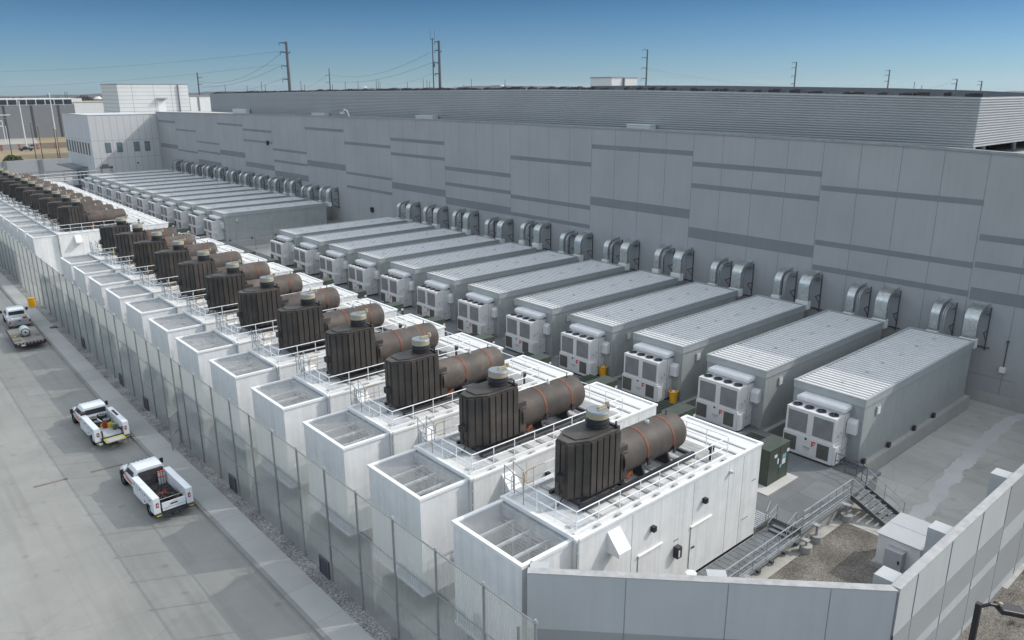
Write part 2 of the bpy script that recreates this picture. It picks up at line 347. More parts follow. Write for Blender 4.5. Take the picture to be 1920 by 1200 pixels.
M['bgrey2'] = mat('mid_grey_building_panel', (.30,.31,.325), .7, var=.04, scale=.2, streak=.04)
M['bdark'] = mat('dark_building_stripe', (.055,.058,.065), .7)
M['grass'] = ground_mat('dry_grass', (.22,.17,.10), (.31,.25,.16), tone=.02, stain=.5)
M['asph'] = ground_mat('pale_asphalt', (.30,.28,.25), (.38,.36,.33), tone=.02)
M['roofg'] = ground_mat('grey_flat_roof', (.40,.39,.37), (.48,.46,.43), slab=(8,8), tone=.05)
M['far'] = mat('far_ground', (.16,.135,.10), .95, var=.35, scale=.01)
M['trees'] = mat('winter_tree_belt', (.05,.045,.042), .95, var=.5, scale=.05)
M['pole'] = mat('weathered_pole_steel', (.09,.10,.11), .55, var=.1)
M['wood'] = mat('brown_pole', (.11,.075,.06), .8, var=.2)
M['brick'] = mat('red_brick', (.33,.14,.10), .85, var=.2, scale=4)
M['tpaint'] = mat('white_truck_paint', (.72,.74,.77), .25, var=.02, spec=.6, coat=.4)
M['spaint'] = mat('silver_truck_paint', (.42,.43,.44), .3, metal=.3, var=.02, coat=.4)
M['tyre'] = mat('tyre_rubber', (.022,.022,.022), .85, var=.2)
M['rim'] = mat('steel_rim', (.30,.31,.32), .4, metal=.6)
M['org'] = mat('orange_decal', (.62,.11,.045), .5)
M['yel'] = mat('yellow_paint', (.52,.43,.03), .6)
M['bed'] = mat('truck_bed_liner', (.045,.045,.048), .8, var=.3, scale=5)
M['plank'] = mat('weathered_plank', (.22,.20,.18), .85, var=.15, scale=3)
M['leaf'] = mat('dark_shrub_leaf', (.05,.06,.022), .9, var=.4, scale=5)
M['bark'] = mat('bark', (.09,.07,.05), .9, var=.2)
M['tail'] = mat('red_tail_lamp', (.30,.012,.012), .4)
M['logo'] = mat('grey_lettering', (.25,.25,.30), .6)

# row drift of the generator line and the fence (they are not perfectly parallel to the building)
def xs(y): return 0 if y < 58 else .014*(y-58)

# ================================================================ GROUND
g = MB(); n = 72; RAD = 6000
g.add([(RAD*math.cos(2*math.pi*i/n), RAD*math.sin(2*math.pi*i/n), -.06) for i in range(n)], [tuple(range(n))])
struct('ground', g, M['far'])
YY = [-40, 0, 30, 58, 75, 95, 120, 150, 200, 260]
def strip(xa, xb, z, ya=-40, yb=260, zb=None):
    b = MB(); ys = [y for y in YY if ya < y < yb]; ys = [ya]+ys+[yb]
    for p, q in zip(ys, ys[1:]):
        if zb is None:
            b.quad((xa+xs(p),p,z),(xb+xs(p),p,z),(xb+xs(q),q,z),(xa+xs(q),q,z))
        else:
            n_ = len(b.v)
            b.v += [(xa+xs(p),p,zb),(xb+xs(p),p,zb),(xb+xs(q),q,zb),(xa+xs(q),q,zb),(xa+xs(p),p,z),(xb+xs(p),p,z),(xb+xs(q),q,z),(xa+xs(q),q,z)]
            b.f += [tuple(i+n_ for i in f) for f in [(4,5,6,7),(0,4,7,3),(1,2,6,5)]]
            if p == ya: b.f.append(tuple(i+n_ for i in (0,1,5,4)))
            if q == yb: b.f.append(tuple(i+n_ for i in (3,7,6,2)))
    return b
rb = MB()
ys = [-40]+YY[1:]
for p, q in zip(ys, ys[1:]): rb.quad((-60,p,0),(13.35+xs(p)*1.3,p,0),(13.35+xs(q)*1.3,q,0),(-60,q,0))
struct('road', rb, M['conc'])
kb = MB()
for p, q in zip(ys, ys[1:]):
    a, b_ = xs(p)*1.3, xs(q)*1.3
    kb.add([(13.2+a,p,.004),(13.36+a,p,.004),(13.40+a,p,.14),(13.62+a,p,.15),(13.2+b_,q,.004),(13.36+b_,q,.004),(13.40+b_,q,.14),(13.62+b_,q,.15)],
           [(0,1,5,4),(1,2,6,5),(2,3,7,6)])
struct('kerb', kb, M['kerb'])
sw = MB()
for p, q in zip(ys, ys[1:]):
    sw.quad((13.62+xs(p)*1.3,p,.15),(15.1+xs(p),p,.154),(15.1+xs(q),q,.154),(13.62+xs(q)*1.3,q,.15))
struct('sidewalk', sw, M['walkc'])
struct('gravel_verge', strip(15.1, 16.6, .13), M['grav'])
yd = MB(); yd.quad((16.2,10,.02),(41.5,10,.02),(41.5,17.6,.02),(16.2,17.6,.02)); struct('gravel_yard', yd, M['gravb'])
yd = MB(); yd.quad((16.3,17.6,.01),(41.5,17.6,.01),(41.5,262,.01),(16.3,262,.01)); yd.quad((41.5,9,.014),(67.6,9,.014),(67.6,262,.014),(41.5,262,.014)); struct('yard_paving', yd, M['yardc'])
og = MB(); og.quad((15.5,-20,-.01),(110,-20,-.01),(110,9.6,-.01),(15.5,9.6,-.01)); og.quad((13.6,9.6,-.012),(19,9.6,-.012),(19,17.9,-.012),(13.6,17.9,-.012)); struct('gravel_outside', og, M['gravb'])
lw = MB(); lw.quad((20,-60,.02),(120,-60,.02),(120,4.6,.02),(34,4.6,.02)); struct('lawn', lw, M['grass'])
# pale dried wash-out streak across the concrete
random.seed(3)
path = [(43.6,14.6),(44.8,14.95),(46.4,15.1),(47.6,15.0),(49.0,15.2),(50.2,15.5),(51.6,15.5),(53.1,15.75),(56.3,15.9),(59.0,16.1),(63.0,16.2),(65.5,16.2),(67.3,15.8)]
wd = [.3,.55,.5,.3,.5,.42,.55,.5,.55,.5,.48,.45,.3]
L_ = []; R_ = []
for i in range(len(path)-1):
    for k in range(14):
        t_ = k/14; x = path[i][0]*(1-t_)+path[i+1][0]*t_; y = path[i][1]*(1-t_)+path[i+1][1]*t_; ww = wd[i]*(1-t_)+wd[i+1]*t_
        L_.append((x, y+ww*(.8+random.random()*.35+.12*math.sin(x*3)), .024)); R_.append((x+.1, y-ww*(.8+random.random()*.35+.15*math.sin(x*2.3+1)), .024))
b = MB()
for i in range(len(L_)-1): b.quad(R_[i], R_[i+1], L_[i+1], L_[i])
struct('dried_washout', b, M['patch'])

# ================================================================ MAIN BUILDING
W = 67.55
top = [(-14,19.0),(5,19.5),(17.8,19.82),(21.36,19.93),(24.64,20.04),(27.97,20.14),(31.4,20.2),(34.8,20.24),(38.27,20.28),(41.77,20.32),(45.3,20.37),(48.84,20.4),(52.34,20.42),(55.91,20.43),
       (59.46,20.44),(63.05,20.46),(77.32,20.52),(91.55,20.52),(105.84,20.45),(119.95,20.32),(134,20.2),(161.6,19.96),(179.8,19.71),(215.6,19.35),(217,19.33)]
def ztop(y):
    for (a,za),(b_,zb) in zip(top, top[1:]):
        if a <= y <= b_: return za+(zb-za)*(y-a)/(b_-a)
    return top[-1][1] if y > 200 else top[0][1]
mb_ = thing('data_hall', 'long grey windowless building with dark horizontal stripes behind the equipment yard', 'building', (W,100,0))
mb_.location = (0,0,0)
wl = MB(); N_ = len(top)
vs = []
for y, z in top: vs += [(W,y,-.05),(W,y,z),(W+.4,y,z),(W+.4,y,-.05)]
fs = []
for i in range(N_-1):
    a = 4*i; b_ = a+4
    fs += [(a,a+1,b_+1,b_),(a+1,a+2,b_+2,b_+1),(a+2,a+3,b_+3,b_+2)]
fs += [(0,3,2,1),(4*N_-4,4*N_-3,4*N_-2,4*N_-1)]
wl.add(vs, fs); wl.build('wall', M['wall'], mb_)
cp = MB(); vs = []
for y, z in top: vs += [(W-.07,y,z-.16),(W-.07,y,z+.05),(W+.5,y,z+.05)]
cp.add(vs, [f for i in range(N_-1) for f in ((3*i,3*i+1,3*i+4,3*i+3),(3*i+1,3*i+2,3*i+5,3*i+4))]); cp.build('coping', M['coping'], mb_)
js = [21.36,24.64,27.97,31.4,34.8,38.27,41.77,45.3,48.84,52.34,55.91,59.46,63.05]
def seg(a, b_, n): return [a+(b_-a)*i/n for i in range(1, n+1)]
js += seg(63.05,77.35,4)+seg(77.35,91.7,4)+seg(91.7,105.9,4)+seg(105.9,120.2,4)+seg(120.2,134.4,4)+seg(134.4,148.6,4)+seg(148.6,162.4,4)+seg(162.4,176,4)+seg(176,189.8,4)+seg(189.8,203.2,4)+seg(203.2,215.8,4)
js = [17.9,14.4,10.9]+js
jb = MB()
for y in js: jb.box(W-.004, W+.05, y-.025, y+.025, 1.0, ztop(y)-.17)
jb.box(W-.004, W+.05, 17, 21.3, 2.28, 2.32)
each(jb, 'panel_joint', M['joint'], mb_)
bays = [(21.3,34.7),(34.75,48.8),(48.84,63.05),(63.07,77.35),(77.4,91.75),(91.8,105.95),(106.05,120.3),(120.4,134.4),(134.45,148.5),(148.6,162.35),(162.4,176.0),(176.1,189.8),(189.85,203.1),(203.2,215.7)]
st = {0:[(16.25,15.78),(11.28,10.8),(8.96,8.45)],1:[(17.45,16.97),(15.25,14.77),(10.68,9.55)],2:[(18.5,18.0),(12.5,11.5)],3:[(16.42,15.92),(11.38,10.87),(9.1,8.62)],4:[(14.06,13.52),(11.82,11.33),(9.65,8.6)],
      5:[(17.5,17.0),(15.25,14.8),(10.62,9.6)],6:[(16.25,15.78),(11.22,10.8),(8.93,8.48)],7:[(18.2,17.72),(12.3,11.25)],8:[(13.7,13.25),(11.5,11.05),(9.35,8.25)],9:[(17.0,16.56),(14.85,14.45),(10.25,9.25)],
      10:[(17.8,17.38),(12.0,10.9)],11:[(13.3,12.92),(11.2,10.78),(9.05,8.15)],12:[(15.6,15.18),(10.7,10.27)],13:[(17.4,16.85),(11.6,10.6)]}
# the stripes slope very slightly with the panels: measured at both ends of a bay they stay level
sb = MB()
for i, (a, b_) in enumerate(bays):
    for z1, z0 in st[i]: sb.box(W-.012, W+.05, a, b_, z0, z1)
for z1, z0 in [(13.6,13.1),(11.4,10.92),(9.3,8.3)]: sb.box(W-.012, W+.05, 7, 21.2, z0, z1)
each(sb, 'painted_stripe', M['wall2'], mb_)
b = MB(); b.box(W-.05, W, -14, 216.9, 0, .95); b.build('base_course', M['plinth'], mb_)
rf = MB(); rf.quad((W+.4,-14,19.0),(150,-14,19.0),(150,217,19.0),(W+.4,217,19.0)); rf.quad((W+.4,217,18.6),(150,217,18.6),(150,243,18.6),(W+.4,243,18.6)); rf.quad((87,243,16.2),(150,243,16.2),(150,352,16.2),(87,352,16.2)); rf.build('roof', M['roofg'], mb_)
b = MB(); b.box(149.6,150,-14,330,0,19.2); b.box(W+.4,149.6,-14,-13.6,0,19.0);  b.build('rear_wall', M['bgrey2'], mb_)
# projecting wing at the far end
wing = thing('building_wing', 'pale grey building wing with four square windows, diagonal wall shadow across it', 'building')
X0, X1, YA, YB = 51.4, W-.02, 217.0, 243.0
b = MB(); b.box(X0, X1, YA, YB, 0, 18.72); b.build('wall', M['wingw'], wing)
b = MB(); b.box(X0-.05, X1, YA-.05, YA+.3, 18.72, 18.86); b.box(X0-.05, X0+.3, YA+.3, YB, 18.72, 18.86); b.build('coping', M['coping'], wing)
b = MB()
for i in range(1,10): x = X0+i*1.62; b.box(x-.03, x+.03, YA-.004, YA+.02, 0, 18.7)
for z in (12.6, 8.3): b.box(X0, X1, YA-.004, YA+.02, z-.03, z+.03)
for i in range(1,7): y = YA+i*3.7; b.box(X0-.004, X0+.02, y-.03, y+.03, 0, 18.7)
b.box(X0-.004, X0+.02, YA, YB, 12.57, 12.63)
each(b, 'panel_joint', M['joint'], wing)
for x in (54.5, 57.2, 61.3, 63.9):
    fr = MB(); fr.box(x-.06,x+1.26,YA-.05,YA+.02,9.64,12.06); f = fr.build('window', M['bdark'], wing)
    q = MB(); q.box(x,x+1.2,YA-.07,YA-.052,9.7,12.0); q.build('pane', M['winb'], f)
for i in range(9):
    y = 219.4+i*2.75
    fr = MB(); fr.box(X0-.05,X0+.02,y-.06,y+1.16,9.0,12.0); f = fr.build('window', M['bdark'], wing)
    q = MB(); q.box(X0-.07,X0-.052,y,y+1.1,9.06,11.94); q.build('pane', M['glass'], f)
b = MB(); b.box(47.6,X0,YA+7,YB-3,5.6,5.85); b.build('canopy', M['bgrey'], wing)
for y in (226, 230, 234):
    b = MB(); b.box(X0-.03,X0+.02,y,y+2.3,0,4.2); b.build('doorway', M['bdark'], wing)
b = MB(); b.box(61.5,61.8,YA-.2,YA,6.6,6.9); b.build('wall_lamp', M['black'], wing)
# roof screen
ph = thing('roof_screen', 'long corrugated grey rooftop screen wall above the main building', 'roof screen')
PX = 70.0
pt = [(23.55,23.9),(34,24.1),(45,24.3),(58,24.5),(76,24.62),(95,24.55),(128,24.42),(141,24.3),(185,23.85)]
b = MB(); vs = []
for y, z in pt: vs += [(PX,y,20.0),(PX,y,z),(PX+.3,y,z),(PX+.3,y,20.0)]
fs = []
for i in range(len(pt)-1):
    a = 4*i; c_ = a+4; fs += [(a,a+1,c_+1,c_),(a+1,a+2,c_+2,c_+1),(a+2,a+3,c_+3,c_+2),(a+3,a,c_,c_+3)]
fs += [(0,3,2,1),(len(vs)-4,len(vs)-3,len(vs)-2,len(vs)-1)]
b.add(vs, fs); b.box(PX+.3,118,23.55,23.85,20.0,23.9); b.build('screen_panel', M['penth'], ph)
b = MB()
for k in range(19):
    t0 = (k+.15)/19; t1 = (k+.65)/19
    for i in range(len(pt)-1):
        (ya, za), (yb, zb) = pt[i], pt[i+1]
        za0, za1, zb0, zb1 = 20+(za-20)*t0, 20+(za-20)*t1, 20+(zb-20)*t0, 20+(zb-20)*t1
        b.add([(PX,ya,za0),(PX-.07,ya,za0+.03),(PX-.07,ya,za1-.03),(PX,ya,za1),(PX,yb,zb0),(PX-.07,yb,zb0+.03),(PX-.07,yb,zb1-.03),(PX,yb,zb1)],[(0,1,5,4),(1,2,6,5),(2,3,7,6)])
    z0, z1 = 20+3.9*t0, 20+3.9*t1
    b.add([(PX-.07,23.55,z0),(PX-.07,23.48,z0+.03),(PX-.07,23.48,z1-.03),(PX-.07,23.55,z1),(118,23.55,z0),(118,23.48,z0+.03),(118,23.48,z1-.03),(118,23.55,z1)],[(0,1,5,4),(1,2,6,5),(2,3,7,6),(0,3,2,1)])
b.build('corrugation', M['penthr'], ph)
b = MB(); b.box(PX-.09,PX+.32,23.46,185,19.9,20.0)
for x in (72.6, 78, 86, 94): b.cyl((x,25.5,19.0),(x,25.5,20.0),.28,12)
b.build('support_frame', M['galv'], ph)
b = MB(); b.box(PX+.3,117.7,23.85,185,22.6,22.7); b.build('roof_deck', M['bdark'], ph)
ra = thing('roof_parapet', 'low dark grey parapet on the far side of the main roof', 'parapet')
pp = [atX(u_, v_, 100) for u_, v_ in ((1108,161.2),(1200,160.2),(1350,160.6),(1500,162.8),(1680,165.4),(1836,169.9),(1935,174.8),(1990,178))]
b = MB(); vs = []
for p in pp: vs += [(100,p.y,19),(100,p.y,p.z),(100.4,p.y,p.z),(100.4,p.y,19)]
fs = []
for i_ in range(len(pp)-1):
    a = 4*i_; c_ = a+4; fs += [(a,a+1,c_+1,c_),(a+1,a+2,c_+2,c_+1),(a+2,a+3,c_+3,c_+2)]
fs += [(0,3,2,1),(len(vs)-4,len(vs)-3,len(vs)-2,len(vs)-1)]
b.add(vs, fs); b.build('wall', M['bgrey'], ra)
def zscr(y):
    for (a,za),(b_,zb) in zip(pt, pt[1:]):
        if a <= y <= b_: return za+(zb-za)*(y-a)/(b_-a)
    return pt[0][1] if y < 30 else pt[-1][1]
random.seed(5)
# ragged line of rooftop condensers seen just above the screen
y = 25.0; k = 0; cu = None
while y < 196:
    x = 74+random.uniform(0,1.0); zt_ = zscr(y*70/x)+random.uniform(.12,.30)
    if cu is None:
        cu = thing('roof_condenser', 'small rusty brown condenser unit in the row behind the roof screen', 'condenser', (x,y,22.7), 0, 'condensers in a row behind the roof screen')
        b = MB(); b.box(0,1.2,0,1.0,0,1); b.build('casing', M['dark'], cu)
        b = MB(); b.cyl((.6,.5,1),(.6,.5,1.05),.4,8); b.build('fan_cowl', M['wood'], cu); c_ = cu
    else: c_ = dup(cu, (x,y,22.7), cu['label'])
    c_.scale = (1, random.uniform(.6,1.6), zt_-22.7)
    y += random.uniform(1.2,2.6)
# flood lamp and pale hatches sitting along the coping
for (u0, u1, v, nm) in ((436,460,209,'a'),(584,608,214.5,'b'),(779,811,221,'c'),(1175,1219,238,'d')):
    p, q = atX(u0,v,W+1.2), atX(u1,v,W+1.2)
    t_ = thing('roof_hatch', 'pale roof hatch behind the coping, '+{'a':'farthest and tallest of the four','b':'second from the far end','c':'third from the far end','d':'nearest of the four'}[nm], 'hatch', (W+1.2, q.y, ztop(q.y)-.1))
    h_ = .9 if nm == 'a' else .45
    b = MB(); b.box(0,1,0,p.y-q.y,-1.2,h_); b.build('curb', M['bwhite'], t_); b = MB(); b.box(-.05,1.05,-.05,p.y-q.y+.05,h_,h_+.08); b.build('cover', M['trimw'], t_)
p = atX(655,216,W+.3)
t_ = thing('roof_flood_lamp', 'white gooseneck lamp bracket leaning over the roof edge', 'lamp', p)
b = MB(); b.path([(0,0,-.3),(0,.6,.7),(0,1.6,.9),(0,2.1,.45)],.09,6); b.build('arm', M['trimw'], t_)
b = MB(); b.box(-.25,.25,2.0,2.6,.2,.45); b.build('lamp_head', M['trimw'], t_)

# stair tower on the roof
tw = thing('stair_tower', 'tall white panelled stair tower rising at the far end of the roof', 'tower')
b = MB(); b.box(89.9,116.3,330,352,10,27.0); b.build('wall', M['bwhite'], tw)
b = MB()
for i in range(1,9): z = 14+i*1.45; b.box(89.9,116.3,329.98,330.0,z,z+.09); b.box(89.88,89.9,330,352,z,z+.09)
for x in (95,103,109.6): b.box(x,x+.1,329.98,330,14,27)
each(b, 'panel_joint', M['joint'], tw)
b = MB(); b.box(89.7,116.5,329.8,352.2,27.0,27.25); b.build('roof_edge', M['coping'], tw)
b = MB(); b.box(103.6,107.5,328.2,330,21.6,21.9); b.build('canopy', M['bgrey2'], tw)
b = MB(); b.cyl((112.3,329.6,15),(112.3,329.6,26.8),.28,8); b.build('downpipe', M['bgrey'], tw)
b = MB(); b.box(104,107,329.9,330,16,20.6); b.build('door', M['trimw'], tw)
lw_ = thing('low_white_block', 'low white building with grey bands between the stair tower and roof screen', 'building')
b = MB(); b.box(122,160,345,380,0,22.2); b.build('wall', M['bwhite'], lw_)
b = MB()
for x in (125,132,141): b.box(x,x+.9,344.9,345,10,22)
each(b, 'grey_band', M['bgrey'], lw_); b = MB(); b.box(121.8,160.2,344.8,380,22.2,22.6); b.build('roof_edge', M['bgrey'], lw_)

# white box building beyond the far roof
bb = thing('roof_plant_room', 'small box shaped plant room with grey end beyond the main roof', 'building')
p0 = atX(1107,147,175); p1 = atX(1147,147,175); XE = atY(1195,148,p1.y).x
b = MB(); b.box(175,XE,p1.y,p0.y,15,p0.z); b.build('wall', M['bwhite'], bb)
b = MB(); b.box(174.9,XE+.1,p1.y-.1,p0.y+.1,p0.z,p0.z+.35); b.build('roof_edge', M['coping'], bb)
b = MB(); b.cyl((180,p1.y-.3,18),(180,p1.y-.3,p0.z),.3,6); b.build('downpipe', M['bgrey'], bb)

# far concrete wall closing the yard
ew = thing('yard_end_wall', 'grey concrete wall closing the far end of the yard', 'wall')
b = MB(); b.box(12,66,262,262.4,0,5.6); b.build('wall_panel', M['bgrey2'], ew)
b = MB()
for x in (38.5, 47.5): b.box(x,x+.9,261.7,262,0,5.6)
each(b, 'pilaster', M['bgrey'], ew)

# ================================================================ SCREEN WALL (front corner)
HW = 6.5
A = Vector((27.3,9.25)); B = Vector((17.65,19.3))
sw_ = thing('corner_screen_wall', 'angled grey concrete wall across the bottom of the yard', 'wall')
d = (B-A).normalized(); nrm = Vector((d.y, -d.x))        # nrm points inside or outside, fixed below
if nrm.dot(Vector((1,1))) < 0: nrm = -nrm
T = .34
Ai = Vector((27.44,9.25+T)); Bi = B+nrm*T
b = MB(); b.prism([tuple(A), tuple(Ai), tuple(Bi), tuple(B)], -.1, HW); b.build('wall_panel', M['scrg'], sw_)
b = MB()
Lw = (B-A).length
def onw(s, off): return A+d*s-nrm*off
for s in (0.0, 2.43, 6.22, 10.1):
    a0, a1 = onw(s, .02), onw(s+.03, .02); a2, a3 = onw(s+.03,-.1), onw(s,-.1)
    b.prism([tuple(a0),tuple(a1),tuple(a2),tuple(a3)], 0, HW-.02)
each(b, 'panel_joint', M['joint'], sw_)
b = MB(); b.prism([tuple(onw(0.05,.012)),tuple(onw(Lw,.012)),tuple(onw(Lw,-.1)),tuple(onw(0.05,-.1))], 4.0, HW-.005); b.build('light_band', M['scrw'], sw_)
b = MB(); b.prism([tuple(A-nrm*.02), (27.46,9.25+T+.02), tuple(Bi+nrm*.02), tuple(B-nrm*.02)], HW, HW+.04); b.build('wall_cap', M['cap'], sw_)
for (x, y) in ((23.6,14.75),(18.75,19.75)):
    p = Vector((x,y)); c0 = p-d*.38; c1 = p+d*.38
    b = MB(); b.prism([tuple(c0), tuple(c1), tuple(c1-nrm*.55), tuple(c0-nrm*.55)], 0, 6.32); each(b, 'pilaster', M['scrw'], sw_)
rw = thing('side_screen_wall', 'long banded light and mid grey concrete wall along the bottom right', 'wall')
b = MB(); b.box(27.46,80,9.25,9.25+T,-.1,HW); b.build('wall_panel', M['scrw'], rw)
b = MB(); b.box(27.46,80,9.23,9.27+T,HW,HW+.04); b.build('wall_cap', M['cap'], rw)
b = MB(); y0, y1 = 9.235, 9.3
b.box(27.46,39.58,y0,y1,2.92,4.45); b.box(27.46,39.58,y0,y1,.42,2.36)
b.box(39.6,53.9,y0,y1,4.08,HW-.01); b.box(39.6,53.9,y0,y1,.52,2.9)
b.box(53.95,80,y0,y1,2.92,4.45); b.box(53.95,80,y0,y1,.42,2.36)
each(b, 'grey_band', M['scrg'], rw)
b = MB()
for x in (29.1,32.5,36.05,39.59,43.2,46.8,50.4,53.93,57.5): b.box(x-.02,x+.02,9.228,9.3,0,HW-.01)
each(b, 'panel_joint', M['joint'], rw)
for x in (33.35,40.9,28.2,48.5,56.2):
    b = MB(); b.box(x,x+.85,9.6,10.55,0,6.2); each(b, 'pilaster', M['scrw'], rw)

# ================================================================ FENCE
fn = thing('privacy_fence', 'tall steel fence with grey green privacy mesh beside the sidewalk', 'fence')
FH = 6.57
def fx(y): return 15.86+xs(y)
posts = [19.79+3.05*i-.0 for i in range(12)]
posts = [16.9,19.79,22.9,26.1,29.25,32.3,35.3,38.25,41.3,44.2,47.15,50.15,52.8,54.5]+[57.2+2.95*i for i in range(46)]
b = MB()
pm = None
for i, y in enumerate(posts):
    if pm is None:
        q = MB(); q.cyl((0,0,0),(0,0,FH),.055,6); pm = q.build('post', M['steelf'], fn); pm.location = (fx(y),y,0)
        q = MB(); q.cyl((0,0,FH),(0,0,FH+.12),.09,8,.05); pc = q.build('post_cap', M['galv'], pm)
    else:
        c_ = pm.copy(); COL.objects.link(c_); c_.location = (fx(y),y,0)
        e_ = pc.copy(); COL.objects.link(e_); e_.parent = c_
sg = MB()
for z in (.08, 2.35, 4.45, FH-.05):
    halves = [(-99,99999)] if z > 2.4 else [(-99,53),(54,99999)]
    for lo, hi in halves:
        rl = MB()
        for a, c_ in zip(posts, posts[1:]):
            if a >= lo and c_ <= hi and not (z < 2.4 and 52 < a < 54): rl.bar((fx(a),a,z),(fx(c_),c_,z),.032)
        rl.build('rail', M['steelf'], fn)
for a, c_ in zip(posts, posts[1:]):
    za = 2.6 if abs(a-54.5) < .1 else .05
    sg.quad((fx(a)+.045,a,za),(fx(c_)+.045,c_,za),(fx(c_)+.045,c_,FH-.03),(fx(a)+.045,a,FH-.03))
sg.build('mesh_panel', M['screen'], fn)
b = MB(); b.box(15.82,15.9,17.75,17.85,0,5.9); b.box(15.82,15.9,17.2,17.3,0,5.4)
b.build('end_brace', M['steelf'], fn)
for y in (21.4, 33.0, 45.0, 62.5, 69.5, 83.0):            # small service openings near the ground
    b = MB(); x = fx(y)-.06; b.box(x-.04,x+.05,y-.5,y-.42,.1,1.15); b.box(x-.04,x+.05,y+.42,y+.5,.1,1.15); b.box(x-.04,x+.05,y-.42,y+.42,1.07,1.15); b.box(x-.04,x+.05,y-.42,y+.42,.1,.18)
    f = b.build('service_hatch', M['frame'], fn); b = MB(); b.box(x-.01,x+.03,y-.42,y+.42,.18,1.07); b.build('hatch_plate', M['bdark'], f)
gt = thing('fence_gate', 'narrow mesh gate standing ajar in the fence', 'gate', (fx(54.5)-.05,54.55,0), R(0))
b = MB()
b.path([(0,0,.1),(0,0,2.5),(-.95,-1.15,2.5),(-.95,-1.15,.1),(0,0,.1)],.035); b.bar((0,0,1.2),(-.95,-1.15,1.2),.03); b.build('gate_frame', M['steelf'], gt)
b = MB(); b.quad((0.0,0.02,.15),(-.95,-1.13,.15),(-.95,-1.13,2.45),(0,.02,2.45)); b.build('gate_mesh', M['screen'], gt)

# ================================================================ GENERATOR ENCLOSURES
GY = [22.15,29.25,36.35,43.5,50.6,57.5,64.3,71.1,77.8,84.4,90.9,97.1] + [118.2+5.8*i for i in range(12)]
HB = 2.45                                     # half width
gen = thing('generator_enclosure', '', 'generator enclosure', (18.0,GY[0],0), 0, 'white generator enclosures in the long row')
b = MB(); b.box(2.88,16.98,-HB,HB,.95,6.33); b.build('housing', M['white'], gen)
b = MB(); b.box(1.3,16.8,-HB+.35,HB-.35,.02,.95); b.build('base_frame', M['frame'], gen)
b = MB()
for x in (6.45,11.05,14.05,15.35): b.box(x-.014,x+.014,-HB-.004,-HB+.02,.95,6.2)
b.box(2.86,2.9,-HB-.01,-HB+.03,.95,6.3)
each(b, 'panel_joint', M['seam'], gen)
b = MB()                                      # roof sheet, kerbs, cross beams
b.box(2.8,17.06,-HB-.05,-HB+.12,6.33,6.45); b.box(2.8,17.06,HB-.12,HB+.05,6.33,6.45); b.box(2.8,2.98,-HB+.12,HB-.12,6.33,6.5); b.box(16.88,17.06,-HB+.12,HB-.12,6.33,6.45)
b.box(3.0,14.4,-HB+.3,-HB+.42,6.33,6.56); b.box(3.0,14.4,HB-.42,HB-.3,6.33,6.56)
b.build('roof_kerb', M['trimw'], gen)
b = MB(); b.box(2.98,16.88,-HB+.12,HB-.12,6.332,6.37); b.build('roof_sheet', M['roofw'], gen)
b = MB()
for k in range(9): x = 6.3+k*.95; b.box(x,x+.26,-HB+.42,HB-.42,6.37,6.43)
b.box(14.8,14.95,-HB+.12,HB-.12,6.37,6.42); b.box(15.7,15.82,-HB+.12,HB-.12,6.37,6.41); b.box(12.9,14.3,-1.9,1.9,6.37,6.42); b.box(4.9,5.15,-HB+.42,HB-.42,6.37,6.44)
for k in range(8): x = 4.2+k*1.35; b.box(x,x+.3,-HB+.14,-HB+.26,6.45,6.49)
b.build('roof_beam', M['beam'], gen)
b = MB(); b.box(3.3,5.0,.2,.32,6.37,6.55); b.box(3.35,3.8,-1.6,-1.3,6.37,6.45); b.box(3.5,4.6,-1.9,1.7,6.37,6.385); b.build('roof_tray', M['inner'], gen)
# louvred air box with open wire-mesh top
pl = MB(); y0, y1, zt, zb = -2.15, 2.4, 6.2, 1.1
pl.box(0,.1,y0,y1,zb,zt); pl.box(.1,2.86,y0,y0+.1,zb,zt); pl.box(.1,2.86,y1-.1,y1,zb,zt)
plm = pl.build('air_box', M['whitef'], gen)
b = MB(); b.box(.1,2.86,y0+.1,y1-.1,3.0,3.05); b.build('box_floor', M['inner'], plm)
b = MB(); b.box(-.06,.14,y0-.06,y1+.06,zt-.02,zt+.12); b.box(.14,2.84,y0-.06,y0+.14,zt-.02,zt+.12); b.box(.14,2.84,y1-.14,y1+.06,zt-.02,zt+.12); b.build('top_rim', M['trimw'], plm)
b = MB()
for k in range(13): z = 3.2+k*.2; b.add([(2.86,y0+.1,z),(2.66,y0+.1,z+.06),(2.66,y0+.1,z+.09),(2.86,y1-.1,z),(2.66,y1-.1,z+.06),(2.66,y1-.1,z+.09)],[(0,1,4,3),(1,2,5,4),(0,3,5,2)])
b.build('louvre', M['slat'], plm)
b = MB()
for y in (-.95,.15,1.25): b.box(.1,2.7,y-.05,y+.05,5.75,5.87)
for y in (-.95,.15,1.25): b.box(2.5,2.62,y-.05,y+.05,3.05,5.75)
b.box(2.62,2.86,y0+.1,y1-.1,5.75,6.2)
b.build('cross_beam', M['inner'], plm)
b = MB(); b.quad((.14,y0+.14,6.25),(2.84,y0+.14,6.25),(2.84,y1-.14,6.25),(.14,y1-.14,6.25)); b.build('wire_mesh', M['wire'], plm)
b = MB(); b.box(-.07,2.86,y0-.05,y1+.05,zb-.1,zb); b.build('bottom_flange', M['trimw'], plm)
